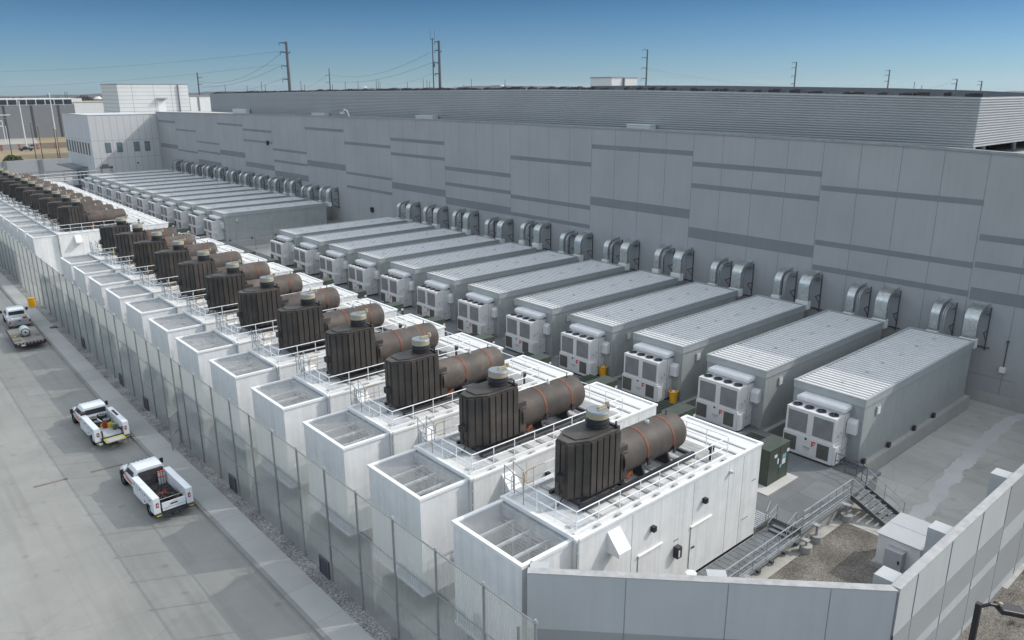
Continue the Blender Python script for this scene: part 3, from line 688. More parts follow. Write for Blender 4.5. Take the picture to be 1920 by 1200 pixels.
# hood, lights, doors on the side
b = MB(); b.prism_y([(4.75,6.0),(5.55,6.0),(5.55,5.0),(4.75,5.0)], -HB-.02, -HB+.02)
b = MB(); b.add([(4.75,-HB,6.05),(5.55,-HB,6.05),(5.55,-HB-.72,5.25),(4.75,-HB-.72,5.25),(4.75,-HB,5.05),(5.55,-HB,5.05),(5.55,-HB-.72,5.05),(4.75,-HB-.72,5.05)],
   [(0,1,2,3),(0,3,7,4),(1,5,6,2),(3,2,6,7),(4,7,6,5)]); b.build('exhaust_hood', M['white'], gen)
for x, z in ((7.85,5.0),(11.9,4.95),(14.1,5.75)):
    b = MB()
    if x < 14: b.box(x-.1,x+.12,-HB-.22,-HB,z-.13,z+.13)
    else: b.box(x-.08,x+.1,-HB-.2,-HB,z-.06,z+.06)
    b.build('wall_light', M['black'] if x < 14 else M['inner'], gen)
for x, w_, z1 in ((6.95,1.7,3.85),(10.98,1.65,3.76)):
    b = MB(); b.box(x,x+w_,-HB-.03,-HB+.02,1.45,z1); dd = b.build('door', M['white'], gen, bevel=.01)
    b = MB(); b.box(x-.05,x+w_+.05,-HB-.1,-HB+.02,z1,z1+.07); b.build('drip_cap', M['trimw'], dd)
    b = MB(); b.box(x+.1,x+.3,-HB-.1,-HB-.03,2.55,2.62); b.build('handle', M['dark'], dd)
    b = MB(); b.box(x-.03,x,-HB-.032,-HB+.02,1.45,z1); b.build('hinge', M['seam'], dd)
b = MB(); b.box(9.65,9.98,-HB-.28,-HB,2.65,3.25); cb = b.build('control_box', M['dark'], gen)
b = MB(); b.box(9.7,9.8,-HB-.3,-HB-.28,2.75,3.1); b.build('window', M['label'], cb)
b = MB(); b.box(9.6,10.0,-HB-.01,-HB,3.5,3.58); b.box(16.3,16.7,-HB-.01,-HB,4.4,4.46); b.box(15.6,16.2,-HB-.01,-HB,2.3,2.36); each(b, 'label_plate', M['logo'], gen)
b = MB()                                       # conduit with cable clips at the joint of box and housing
b.cyl((2.9,-HB-.06,1.2),(2.9,-HB-.06,6.5),.025,5)
for k in range(6): b.box(2.84,2.96,-HB-.09,-HB-.0,2+k*.75,2.08+k*.75)
b.build('conduit', M['inner'], gen)
# railing
b = MB(); r0 = 6.5
X_ = [3.15+i*1.39 for i in range(9)]; yr0, yr1 = -HB+.36, HB-.36
for y in (yr0, yr1):
    for x in X_: b.bar((x,y,r0),(x,y,7.5),.026)
for i, y in enumerate([yr0+1.25,yr0+2.45]): b.bar((X_[0],y,r0),(X_[0],y,7.5),.026)
for i, y in enumerate([yr0+1.3,yr0+2.6]): b.bar((X_[-1],y,r0),(X_[-1],y,7.5),.026)
for z in (7.5, 7.0):
    b.bar((X_[0],yr0,z),(X_[-1],yr0,z),.028); b.bar((X_[0],yr1,z),(X_[-1],yr1,z),.028) if z else 0
    b.bar((X_[0],yr0,z),(X_[0],yr1-.9,z),.028); b.bar((X_[-1],yr0,z),(X_[-1],yr1,z),.028)
b.build('railing', M['railw'], gen)
b = MB()                                       # ladder head with looped grab rails
for dx in (0,.55):
    b.path([(3.35+dx,HB-.35,6.4),(3.35+dx,HB-.35,7.55),(3.35+dx,HB+.35,7.75),(3.35+dx,HB+.35,5.2),(3.35+dx,HB+.3,1.4)],.024)
    b.path([(3.35+dx,HB-.35,7.1),(3.35+dx,HB+.33,7.1)],.022)
for k in range(14): b.bar((3.35,HB+.32,1.7+k*.42),(3.9,HB+.32,1.7+k*.42),.018)
b.path([(3.15,HB-1.2,6.4),(3.15,HB-1.2,7.7),(3.15,HB-.5,7.7),(3.15,HB-.5,6.9),(3.15,HB-1.2,6.9)],.024)
b.build('roof_ladder', M['galv'], gen)
b = MB(); b.path([(3.95,HB-.4,6.75),(3.95,HB-.4,7.35),(4.1,HB-.4,7.5),(4.65,HB-.4,7.5)],.022); b.bar((3.95,HB-.4,6.8),(4.5,HB-.4,6.8),.02); b.build('safety_gate', M['bin'], gen)
b = MB(); b.box(13.2,13.32,-HB+.6,-HB+.72,6.37,7.0); b.cyl((13.26,-HB+.66,7.0),(13.26,-HB+.66,7.2),.16,8); b.build('gooseneck_vent', M['dark'], gen)
gen['label'] = 'nearest white generator enclosure with two side doors facing the gravel yard'

# ---- exhaust silencer
sil = thing('exhaust_silencer', '', 'exhaust silencer', (24.75,GY[0],6.47), 0, 'dark exhaust silencers standing on the generator enclosures')
cx = -0.0
poly = [(-2.35,-.22),(-1.38,-.74),(.62,-.74),(.62,.94),(-1.38,.94),(-2.35,.42)]
poly = [(x,y) for x,y in poly]
H0, H1 = .32, 3.15
b = MB(); b.prism(poly, H0, H1); pln = b.build('plenum', M['plen'], sil, bevel=.03)
b = MB()                                        # pressed vertical ribs all round the plenum
def ribs(b, p, q, n, proud=.075, w_=None, z0=H0+.12, z1=H1-.12):
    p = Vector(p); q = Vector(q); d_ = (q-p); L2 = d_.length; w_ = L2/n-.085; d_.normalize(); nn = Vector((d_.y,-d_.x))
    for k in range(n):
        c0 = p+d_*(L2*(k+.5)/n-w_/2); c1 = c0+d_*w_
        b.prism([tuple(c0+nn*proud),tuple(c0-nn*.02),tuple(c1-nn*.02),tuple(c1+nn*proud)], z0, z1)
for i in range(6):
    p, q = poly[i], poly[(i+1)%6]; L2 = math.dist(p, q)
    if i == 2: continue
    ribs(b, p, q, max(2, round(L2/.38)))
rbm = b.build('rib', M['plen'], pln)
b = MB(); b.prism([(.62,-.7),(1.25,-.7),(1.25,.9),(.62,.9)], H0, 2.1); ribs(b,(.7,-.7),(1.2,-.7),1,z1=1.8); b.build('lower_housing', M['plen'], pln)
b = MB(); b.prism([(-1.9,-.3),(-1.3,-.55),(.5,-.55),(.5,.75),(-1.3,.75),(-1.9,.5)], H1, H1+.05); b.prism([(.45,-.72),(.6,-.72),(.6,.9),(.45,.9)], H1, H1+.12); b.build('lid_plate', M['plen'], pln)
c = (-.05,.1)
b = MB(); b.cyl((*c,H1+.04),(*c,H1+.52),.50,24); b.cyl((*c,H1+.30),(*c,H1+.36),.57,24); b.cyl((*c,H1+.12),(*c,H1+.16),.54,24)
stk = b.build('stack', M['dark'], sil, smooth=True)
b = MB(); b.cyl((*c,H1+.52),(*c,H1+.78),.53,24); b.build('stack_band', M['tan'], stk, smooth=True)
b = MB(); b.cyl((*c,H1+.78),(*c,H1+.85),.55,24,.5); b.build('stack_lid', M['lid'], stk, smooth=True)
b = MB(); b.box(c[0]+.05,c[0]+.75,c[1]-.06,c[1]+.05,H1+.86,H1+.95); b.cyl((c[0]+.65,c[1],H1+.83),(c[0]+.65,c[1],H1+1.05),.09,8); b.box(c[0]-.1,c[0]+.4,c[1]-.16,c[1]-.1,H1+.86,H1+.9); b.build('damper_arm', M['tan'], stk)
# drum with domed end
b = MB(); xz = 1.28; R0 = .98; prof = [(.9,R0),(5.35,R0),(5.62,R0*.97),(5.80,R0*.86),(5.9,R0*.6),(5.94,R0*.25),(5.945,.01)]; n = 32
vs = []
for x, r in prof:
    for i in range(n): q = 2*math.pi*i/n; vs.append((x, .1+r*math.cos(q), xz+r*math.sin(q)))
b.add(vs, [(k*n+i,k*n+(i+1)%n,(k+1)*n+(i+1)%n,(k+1)*n+i) for k in range(len(prof)-1) for i in range(n)])
b.build('drum', M['tank'], sil, smooth=True)
for x in (2.55,4.55):
    b = MB(); vs = []
    for xx in (x,x+.10):
        for i in range(n): q = 2*math.pi*i/n; vs.append((xx,.1+(R0+.018)*math.cos(q),xz+(R0+.018)*math.sin(q)))
    b.add(vs, [(i,(i+1)%n,(i+1)%n+n,i+n) for i in range(n)]); sp_ = b.build('strap', M['strap'], sil, smooth=True)
    b = MB(); a_ = -.25
    yy, zz = .1-(R0+.03)*math.cos(a_), xz+(R0+.03)*math.sin(a_)
    b.box(x-.02,x+.15,yy-.07,yy+.01,zz-.35,zz+.02); b.build('buckle', M['dark'], sp_)
b = MB(); b.cyl((3.6,.1,xz+R0-.03),(3.6,.1,xz+R0+.12),.11,8); b.cyl((3.6,.1,xz+R0+.12),(3.6,.1,xz+R0+.28),.04,6); b.build('top_fitting', M['inner'], sil)
b = MB(); b.cyl((5.1,.1,xz+R0-.03),(5.1,.1,xz+R0+.25),.03,6); b.cyl((.45,-.6,H1),(.45,-.6,H1+.35),.045,6); each(b, 'lifting_lug', M['black'], sil)
b = MB(); b.box(-2.1,6.3,-.95,-.78,0,.18); b.box(-2.1,6.3,1.0,1.15,0,.18)
for x in (-1.9,.9,2.4,4.4,6.0): b.box(x,x+.16,-.78,1.0,0,.16)
b.box(-2.0,1.2,-.6,.8,.16,.34)
for x in (2.4,4.4):
    b.prism_x([(-.85,.16),(1.05,.16),(.75,.75),(-.55,.75)], x, x+.12)
b.cyl((-2.1,-1.05,.1),(6.2,-1.05,.1),.09,6)
b.build('skid', M['dark'], sil)
b = MB(); b.path([(-2.3,-.1,1.5),(-2.55,-.05,1.45),(-2.6,0,.9),(-2.35,-.1,.5),(-2.6,.05,.0)],.03); b.box(-2.7,-2.4,-.2,.15,1.25,1.6); b.build('cable', M['black'], sil)
b = MB(); b.cyl((1.4,-.5,.25),(1.75,-.5,.5),.16,8); b.path([(1.7,-.65,.3),(1.75,-.6,.8),(1.85,-.5,1.1)],.03); b.build('drain_valve', M['strap'], sil)
sil['label'] = 'nearest dark ribbed exhaust silencer with orange straps around its drum'

def gl(i):
    if i == 0: return None
    if i < 11: return ORD[i]+' generator enclosure counting from the corner wall'
    if i == 11: return 'twelfth generator enclosure, last before the gap in the row'
    if i == 12: return 'generator enclosure just beyond the gap with its whole white side exposed'
    return ORD[i-12]+' generator enclosure beyond the gap in the row'
def sl(i):
    if i == 0: return None
    if i < 11: return ORD[i]+' dark exhaust silencer counting from the corner wall'
    if i == 11: return 'twelfth dark exhaust silencer, last before the gap in the row'
    if i == 12: return 'dark exhaust silencer on the enclosure just beyond the gap'
    return ORD[i-12]+' dark exhaust silencer beyond the gap in the row'
HIDE = ('door','control_box','label_plate')
for i in range(1, len(GY)):
    dup(gen, (18.0+xs(GY[i]), GY[i], 0), gl(i), skip=HIDE if i != 12 else ('control_box',))
    s_ = dup(sil, (24.75+xs(GY[i])*.35, GY[i], 6.47), sl(i))

# ================================================================ CONTAINERS, CHILLERS, CABINETS, DUCTS
CY = [19.56,26.6,33.7,40.85,48.05,55.4,62.56,69.75,76.95,84.2,91.35,98.45] + [123.55+7.02*i for i in range(12)]
CW = 4.87
ct = thing('equipment_container', '', 'container', (46.9,CY[0],0), 0, 'grey ribbed-roof equipment containers against the building')
b = MB(); b.box(.04,18.1,.04,CW-.04,1.25,5.2); bd = b.build('body', M['cont'], ct)
b = MB(); b.box(0.0,.045,.0,CW,1.3,5.2); b.build('front_wall', M['contf'], ct)
b = MB(); b.box(-.04,18.2,-.04,.0,5.14,5.62); b.box(-.04,18.2,CW,CW+.04,5.14,5.62); b.box(-.04,.0,0,CW,5.14,5.62); b.box(18.16,18.2,0,CW,5.14,5.62)
b.box(-.07,18.23,-.07,.1,5.62,5.70); b.box(-.07,18.23,CW-.1,CW+.07,5.62,5.70); b.box(-.07,.1,.1,CW-.1,5.62,5.70); b.box(18.06,18.23,.1,CW-.1,5.62,5.70); b.build('fascia', M['fascia'], ct)
b = MB(); b.box(0,18.16,0,CW,5.2,5.60); rfm = b.build('roof', M['croof'], ct)
b = MB()
for k in range(40):
    x = .3+k*.449; b.box(x-.105,x+.105,.1,CW-.1,5.60,5.645)
b.build('roof_rib', M['crib'], rfm)
b = MB()
for k in range(6): x = 1.9+k*2.85; y = CW*.5+.3*(-1)**k*.3; b.box(x,x+.34,y-.04,y+.04,5.645,5.70); b.box(x+.3,x+.42,y-.1,y+.1,5.645,5.73)
each(b, 'roof_clip', M['inner'], rfm)
b = MB(); b.box(1.75,2.3,-.05,.02,4.12,4.75); vt = b.build('wall_vent', M['fascia'], ct)
b = MB()
for k in range(4): b.box(1.83,2.22,-.09,-.04,4.2+k*.13,4.26+k*.13)
b.build('vent_louvre', M['crib'], vt)
b = MB(); b.box(-.1,18.4,-.32,CW+.3,.0,1.1); b.box(0.02,18.1,.02,CW-.02,1.1,1.25); b.build('plinth', M['plinth'], ct)
b = MB()
for x in (.4,4.1,8.2,11.6): b.box(x,x+.3,-.22,-.04,1.1,1.45)
each(b, 'tie_down', M['dark'], ct)
ct['label'] = 'nearest grey equipment container beside the open concrete yard'

ch = thing('chiller_unit', '', 'chiller', (45.0,CY[0]+.86,1.25), 0, 'white chiller units on the container ends')
b = MB(); b.box(.08,2.1,.04,3.42,1.58,3.3); b.box(0,2.1,0,3.46,.14,1.58); b.box(1.9,2.14,.02,3.44,3.3,3.42); b.build('casing', M['chill'], ch, bevel=.02)
b = MB()
for y0_, y1_, z0_, z1_, x_ in ((.17,1.50,1.72,3.08,.08),(1.92,3.25,1.72,3.08,.08)): b.box(x_-.02,x_+.02,y0_,y1_,z0_,z1_)
cl_ = each(b, 'coil_panel', M['coil'], ch)
b = MB(); b.box(-.02,.02,.25,1.05,.36,1.36); b.box(-.02,.02,2.50,3.38,.36,1.36); each(b, 'louvre_panel', M['louv'], ch)
b = MB(); b.box(-.025,.0,1.25,2.3,.25,1.45); b.build('access_panel', M['chill'], ch, bevel=.01)
b = MB(); x_ = -.045
b.box(x_,-.025,1.20,1.27,.98,1.34); b.box(x_,-.025,.98,1.20,1.27,1.34); b.box(x_,-.025,1.06,1.20,1.12,1.19)
# letter F reads from the front: stem on the left as seen from outside
b = MB(); b.box(x_,-.025,1.36,1.43,.98,1.36); b.box(x_,-.025,1.16,1.36,1.28,1.36); b.box(x_,-.025,1.22,1.36,1.12,1.19); b.build('red_letter_f', M['red'], ch)
b = MB()
for k in range(6): b.box(x_,-.025,1.98-k*.085-.05,1.98-k*.085,.78,.86)
b.box(x_,-.025,1.55,1.9,.66,.68); b.build('maker_plate', M['logo'], ch)
b = MB(); b.box(x_,-.0,1.78,1.92,1.33,1.45); b.build('isolator', M['black'], ch)
for y in (.5,1.34,2.17,3.0):
    b = MB(); b.ring((.66,y),.27,.31,3.3,3.36,14); b.cyl((.62,y,3.3),(.62,y,3.38),.1,8)
    for k in range(4):
        a_ = k*math.pi/2+.4; b.quad((.62+.08*math.cos(a_),y+.08*math.sin(a_),3.36),(.62+.3*math.cos(a_-.25),y+.3*math.sin(a_-.25),3.37),(.62+.3*math.cos(a_+.25),y+.3*math.sin(a_+.25),3.34),(.62+.08*math.cos(a_+.9),y+.08*math.sin(a_+.9),3.33))
    b.ring((.66,y),.02,.27,3.305,3.308,14); b.build('fan', M['dark'], ch)
b = MB(); b.add([(1.02,-.05,3.52),(1.98,-.05,3.52),(1.98,3.3,3.52),(1.02,3.3,3.52),(1.12,.10,3.86),(1.94,.10,3.86),(1.94,3.15,3.86),(1.12,3.15,3.86),(1.02,-.05,3.74),(1.98,-.05,3.74),(1.98,3.3,3.74),(1.02,3.3,3.74)],
   [(0,3,2,1),(4,5,6,7),(0,1,9,8),(1,2,10,9),(2,3,11,10),(3,0,8,11),(8,9,5,4),(9,10,6,5),(10,11,7,6),(11,8,4,7)]); b.box(1.25,1.8,.2,3.1,3.3,3.52)
b.build('rain_hood', M['hood'], ch)
b = MB(); b.prism_y([(1.5,2.75),(1.75,2.98),(2.05,2.98),(2.3,2.75),(2.3,2.2),(2.1,2.0),(1.5,2.0)], -.62, .0); b.build('side_duct', M['chill'], ch, bevel=.02)
b = MB(); b.box(.05,.85,-.14,.0,.18,1.42); sc_ = b.build('side_cabinet', M['chill'], ch, bevel=.01); b = MB(); b.box(.15,.75,-.155,-.14,.3,1.3); b.build('side_grille', M['inner'], sc_)
b = MB()
for x, z in ((.5,1.95),(.85,2.1),(1.3,.75),(1.6,.8),(1.05,.75),(1.85,.95)): b.box(x,x+.06,-.02,.0,z,z+.16)
b.box(1.18,1.2,-.012,0,.2,3.2); each(b, 'latch', M['seam'], ch)
b = MB(); b.box(.05,2.0,.05,3.4,0,.14); b.build('skid', M['dark'], ch)
ch['label'] = 'nearest white chiller unit with a red letter F, beside the deck stairs'

tr = thing('transformer_cabinet', '', 'transformer cabinet', (39.62,CY[0]+2.18,1.25), 0, 'green transformer cabinets between the two rows')
b = MB(); b.box(0,2.35,0,1.25,.05,2.42); b.build('cabinet', M['green'], tr, bevel=.02)
b = MB(); b.box(.1,2.1,1.27,2.55,.05,2.15); b.build('tank', M['green'], tr)
b = MB()
for k in range(7): b.box(.15+k*.28,.2+k*.28,1.35,2.5,2.15,2.3)
b.box(.2,2.0,1.3,1.36,2.15,2.25); b.build('cooling_fin', M['green'], tr)
b = MB(); b.box(.5,1.4,1.5,2.1,2.15,2.18); b.box(1.25,1.27,-.012,0,.1,2.35); b.box(.0,.04,-.01,0,.05,2.3); each(b, 'opening', M['black'], tr)
b = MB(); b.box(.62,.9,-.015,0,1.75,1.95); b.box(1.0,1.14,-.015,0,1.25,1.6); b.box(2.05,2.3,-.015,0,1.75,1.95); b.box(1.55,1.95,-.015,0,1.05,1.4); each(b, 'label_sticker', M['label'], tr)
b = MB(); b.box(1.55,1.98,-.016,0,1.45,1.72); b.box(1.3,1.5,-.016,0,.9,1.1); each(b, 'blue_sticker', M['blue'], tr)
b = MB(); b.cyl((1.25,-.005,2.2),(1.25,-.03,2.2),.05,6); b.build('door_latch', M['strap'], tr)
b = MB(); b.box(-.9,2.65,-.62,2.7,-.02,.05); b.build('pad', M['pad'], tr)
tr['label'] = 'nearest green transformer cabinet with white stickers on its side'

def arc(cx_, cz, r, a0, a1, n=8): return [(cx_+r*math.cos(R(a0+(a1-a0)*k/n)), cz+r*math.sin(R(a0+(a1-a0)*k/n))) for k in range(n+1)]
def duct_mesh(wy, zc):
    # outline in the x,z plane: leaves the wall, turns down, runs behind the container
    ro, ri = 1.12, .74
    cx_, cz = -.75, zc-.2-ro
    outer = [(0.0,cz+ro+.12),(cx_,cz+ro)]+arc(cx_,cz,ro,90,180)+[(cx_-ro,4.9)]
    inner = [(0.0,cz+ri),(cx_,cz+ri)]+arc(cx_,cz,ri,90,180)+[(cx_-ri,4.9)]
    poly = outer+inner[::-1]
    b = MB(); nO = len(outer); nI = len(inner)
    vs = [(x,0,z) for x,z in outer]+[(x,0,z) for x,z in inner]+[(x,wy,z) for x,z in outer]+[(x,wy,z) for x,z in inner]
    K = nO+nI; fs = []
    for k in range(nO-1):
        fs += [(k,k+1,K+k+1,K+k),(nO+k,K+nO+k,K+nO+k+1,nO+k+1),(k,nO+k,nO+k+1,k+1),(K+k,K+k+1,K+nO+k+1,K+nO+k)]
    return b.add(vs, fs), (cx_, cz, ro, ri)
def duct_thing(wy, zc, wide):
    t_ = thing('cooling_duct', '', 'duct', (W,0,0), 0, 'curved metal ducts in pairs on the building wall')
    b, (cx_, cz, ro, ri) = duct_mesh(wy, zc); b.build('duct', M['duct'], t_, smooth=True)
    b = MB(); b.box(-.1,-.0,-.1,wy+.1,cz+ri-.1,cz+ro+.2); b.build('wall_flange', M['galv'], t_)
    b = MB(); b.box(cx_-ro-.14,cx_-ri+.1,-.08,wy+.1,4.9,5.62); b.build('boot', M['trimw'], t_)
    b = MB(); y_ = -.28
    for yq in ((y_,) if wide else (y_-.35, wy+.1)):
        b.box(-.1,-.02,yq,yq+.07,4.4,cz+ro-.1); b.box(-1.0,-.1,yq,yq+.06,cz+ri-.2,cz+ri-.13); b.box(-1.0,-.1,yq,yq+.06,6.0,6.07)
        b.bar((-.95,yq+.03,6.0),(-.1,yq+.03,5.2),.035); b.bar((-.1,yq+.03,4.5),(-1.0,yq+.03,5.0),.035)
    b.box(-.1,-.04,y_-.3,wy+.2,4.6,4.68); b.build('bracket', M['frame'], t_)
    if not wide:
        b = MB()
        for q in (0,.14):
            yy = -.22-q; r_ = ro-.22-q*.3
            b.path([(0,yy,cz+r_),(cx_,yy,cz+r_)]+[(x,yy,z) for x,z in arc(cx_,cz,r_,90,180,6)]+[(cx_-r_,yy,5.0)],.05,6)
        b.build('pipe', M['pipe'], t_, smooth=True)
    return t_
da = duct_thing(.66, 8.15, False); db = duct_thing(1.02, 8.25, True)
DZ = [0,.05,.35,.1,.55,.35,.15,.75,.1,.55,.35,.1, .2,-.3,.55,.2,.1,.15,.1,.45,.3,.1,.1,.1]

def nm(i, what, fix=''):
    if i < 12: return ORD[i]+' '+what+' counting from the open concrete yard'
    return ORD[i-12]+' '+what+' in the far block beyond the gap'
for i, y in enumerate(CY):
    if i:
        dup(ct, (46.9,y,0), nm(i,'grey equipment container'), skip=() if i == 12 else ('tie_down',))
        dup(ch, (45.0,y+.86,1.25), nm(i,'white chiller unit'))
        dup(tr, (39.62,y+2.18,1.25), nm(i,'green transformer cabinet'))
    lb = nm(i,'pair').replace(' counting from the open concrete yard', ' from the open concrete yard')
    for j, (src, off) in enumerate(((da,3.02),(db,.14))):
        lab = ('narrow piped','wide')[j]+' metal duct, '+lb
        if i == 0: o = src; o.location = (W,y+off,0); o['label'] = lab
        else: o = dup(src, (W,y+off,DZ[i]*.6), lab)
for o in list(COL.objects):
    if o.name.startswith('boot'): pass

# ================================================================ DECK, WALKWAY, STAIRS
dk = MB(); dk.box(36.8,46.85,18.0,222,1.05,1.25); dk.box(42.5,44.9,17.85,18.0,1.05,1.25); struct('deck', dk, M['deck'])
sp_ = MB(); sp_.box(36.9,46.8,18.15,222,0.02,1.05); struct('deck_base', sp_, M['plinth'])
wk = thing('steel_walkway', 'galvanised grating walkway with handrail beside the nearest enclosure', 'walkway')
b = MB(); 
for k in range(33): x = 22.5+k*.43; b.box(x,x+.40,17.95,19.62,.80,.84)
b.build('grating', M['grate'], wk)
b = MB(); b.box(22.5,36.75,17.9,17.95,.62,.86); b.box(22.5,36.75,19.62,19.66,.62,.84); b.box(36.75,42.45,17.84,17.9,1.0,1.3)
for x in (25,28.5,32,35.4): b.box(x,x+.12,17.95,19.62,.6,.78)
b.build('edge_beam', M['galv'], wk)
b = MB()
for z in (1.95,1.4,.98): b.bar((22.5,17.93,z),(37.6,17.93,z),.03)
for k in range(12): x = 23.2+k*1.27; b.bar((x,17.93,.6),(x,17.93,1.95),.026)
for z in (2.35,1.85,1.4): b.bar((36.9,17.9,z),(42.5,17.9,z),.03)
for k in range(7): x = 36.95+k*.92; b.bar((x,17.9,1.0),(x,17.9,2.35),.026)
b.build('handrail', M['galv'], wk)
for x, y in ((41.75,17.62),(38.3,17.7),(36.9,17.55),(31.5,17.8),(27,17.8)):
    b = MB(); b.cyl((x,y,.2),(x,y,1.05 if x > 37 else .7),.07,8); b.box(x-.16,x+.16,y-.16,y+.3,.7 if x < 37 else 1.0,.76 if x < 37 else 1.06); f = b.build('support_post', M['galv'], wk)
    b = MB(); b.cyl((x,y,0),(x,y,.42),.34,16); b.build('pier', M['plinth'], f, smooth=True)
b = MB()
for k in range(11): x = 23.5+k*1.27; b.box(x,x+.22,17.72,17.9,.55,.72)
each(b, 'clip', M['frame'], wk)
# short steps between deck and walkway
ss = thing('short_steps', 'two-tread steel steps from the deck down to the walkway', 'steps')
b = MB(); b.box(36.35,36.75,18.25,19.4,1.0,1.04); b.box(36.0,36.35,18.25,19.4,.9,.94); b.build('tread', M['grate'], ss)
b = MB()
for y in (18.25,19.4): b.path([(35.9,y,.85),(35.9,y,1.85),(36.8,y,2.2),(36.8,y,1.25)],.025); b.bar((35.9,y,1.35),(36.8,y,1.7),.022)
b.build('handrail', M['galv'], ss)
pf = thing('side_platform', 'small grating landing at the back corner of the nearest enclosure', 'platform')
b = MB()
for k in range(9): x = 35.0+k*.2; b.box(x,x+.14,19.7,21.0,1.28,1.32)
b.box(35.0,36.8,19.66,19.7,1.2,1.34); b.box(35.0,35.06,19.7,21.0,.2,1.28); b.build('grating', M['galv'], pf)
b = MB(); b.path([(36.6,19.75,1.3),(36.6,19.75,2.3),(35.9,19.55,2.0),(35.9,19.55,1.0)],.024); b.build('handrail', M['galv'], pf)
stt = thing('deck_stairs', 'galvanised steel stairs with handrails from the deck to the concrete', 'stairs')
NS = 6
for k in range(NS):
    y = 17.75-k*.34; z = 1.25-(k+1)*1.25/(NS+1)
    b = MB(); b.box(42.62,44.38,y-.3,y,z-.03,z+.01); b.box(42.62,44.38,y-.3,y-.27,z-.06,z+.015); b.build('tread', M['grate'], stt)
for x in (42.55,44.4):
    b = MB(); b.add([(x,17.85,1.3),(x,17.85,.98),(x,15.6,-.0),(x,15.45,0.0),(x,15.45,.2),(x+.06,17.85,1.3),(x+.06,17.85,.98),(x+.06,15.6,0),(x+.06,15.45,0),(x+.06,15.45,.2)],
       [(0,4,3,2,1),(5,6,7,8,9),(0,5,9,4),(4,9,8,3),(1,2,7,6)]); b.build('stringer', M['frame'], stt)
b = MB()
for x in (42.55,44.45):
    b.path([(x,17.85,1.25),(x,17.85,2.35),(x,15.5,1.1),(x,15.5,.05)],.028); b.bar((x,17.85,1.85),(x,15.5,.6),.024); b.bar((x,16.7,.7),(x,16.7,1.74),.024)
b.build('handrail', M['galv'], stt)
rl_ = thing('deck_railing', 'galvanised guard rail on the deck edge beside the nearest chiller', 'railing')
b = MB(); pts = [(44.5,17.9),(45.0,17.95),(45.0,20.0)]
P3 = [(44.5,17.9),(46.9,18.0),(46.9,19.1)]
for z in (2.35,1.85,1.35):
    b.bar((44.5,17.9,z),(45.0,18.75,z),.026); b.bar((45.0,18.75,z),(45.1,20.2,z),.026)
for p in ((44.5,17.9),(44.75,18.3),(45.0,18.75),(45.05,19.5),(45.1,20.2)): b.bar((*p,1.25),(*p,2.35),.025)
b.build('guard_rail', M['frame'], rl_)
b = MB()
for k in range(9): x = 45.05+k*.2; b.box(x,x+.12,18.85,20.35,1.252,1.275)
b.build('grating', M['frame'], rl_)
# electrical cabinet in the yard
ec = thing('yard_switch_cabinet', 'large grey metal cabinet with a small box on its face, on the gravel', 'cabinet')
b = MB(); b.box(38.45,41.3,12.3,14.45,.3,2.0); b.build('casing', M['hood'], ec, bevel=.02)
b = MB(); b.box(38.35,41.4,12.2,14.55,2.0,2.05); b.build('lid', M['scrw'], ec)
b = MB(); b.box(38.3,41.5,12.1,14.6,0,.3); b.build('pad', M['plinth'], ec)
b = MB(); b.box(37.95,38.45,12.95,13.85,.55,1.6); mbx = b.build('meter_box', M['scrw'], ec, bevel=.015)
b = MB(); b.box(37.93,37.95,13.05,13.15,.95,1.15); each(b, 'latch', M['dark'], mbx)
b = MB(); b.cyl((38.3,13.2,0),(38.3,13.2,.55),.05,6); b.cyl((38.3,13.4,0),(38.3,13.4,.55),.05,6); b.build('conduit', M['pipe'], ec)
b = MB(); b.box(39.9,39.92,12.3,14.5,2.05,2.06); b.build('lid_joint', M['seam'], ec)
# round white vessel on a black arm by the enclosure
rb_ = thing('wall_bucket_lamp', 'white drum shaped lamp on a bracket near the walkway', 'lamp', (28.25,19.0,-.35))
b = MB(); b.cyl((0,0,1.75),(0,0,2.15),.26,16); b.cyl((0,0,2.15),(0,0,2.2),.28,16); b.build('drum', M['trimw'], rb_, smooth=True)
b = MB(); b.path([(-.05,-.1,.85),(-.05,-.1,1.6),(0,0,1.75)],.04); b.path([(-.05,-.1,1.6),(-.55,.15,1.65)],.05); b.build('bracket', M['black'], rb_)
# things on the big wall
wp = thing('wall_standpipe', 'thin dark pipe with white valve low on the big wall', 'pipe', (W,17.9,0))
b = MB(); b.cyl((-.1,0,3.4),(-.1,0,5.4),.04,6); b.cyl((-.1,0,5.4),(-.1,0,5.55),.1,6); b.build('pipe', M['frame'], wp); b = MB(); b.box(-.35,0,-.2,.2,2.95,3.35); b.build('valve', M['trimw'], wp)
wp = thing('wall_valve', 'small white valve on the big wall, right of the standpipe', 'valve', (W,15.6,0))
b = MB(); b.box(-.3,0,-.25,.25,2.55,2.75); b.cyl((-.15,0,2.75),(-.15,0,2.95),.1,8); b.build('valve', M['trimw'], wp)
for (u, v, lab) in ((699,392,'black dome camera on the big wall above the gap between container blocks'),(503,267,'black box lamp high on the big wall')):
    p = atX(u,v,W); wp = thing('wall_lamp', lab, 'lamp', p); b = MB(); b.box(-.35,0,-.3,.3,-.3,.3); b.cyl((-.2,0,-.3),(-.2,0,-.5),.2,8); b.build('housing', M['black'], wp)

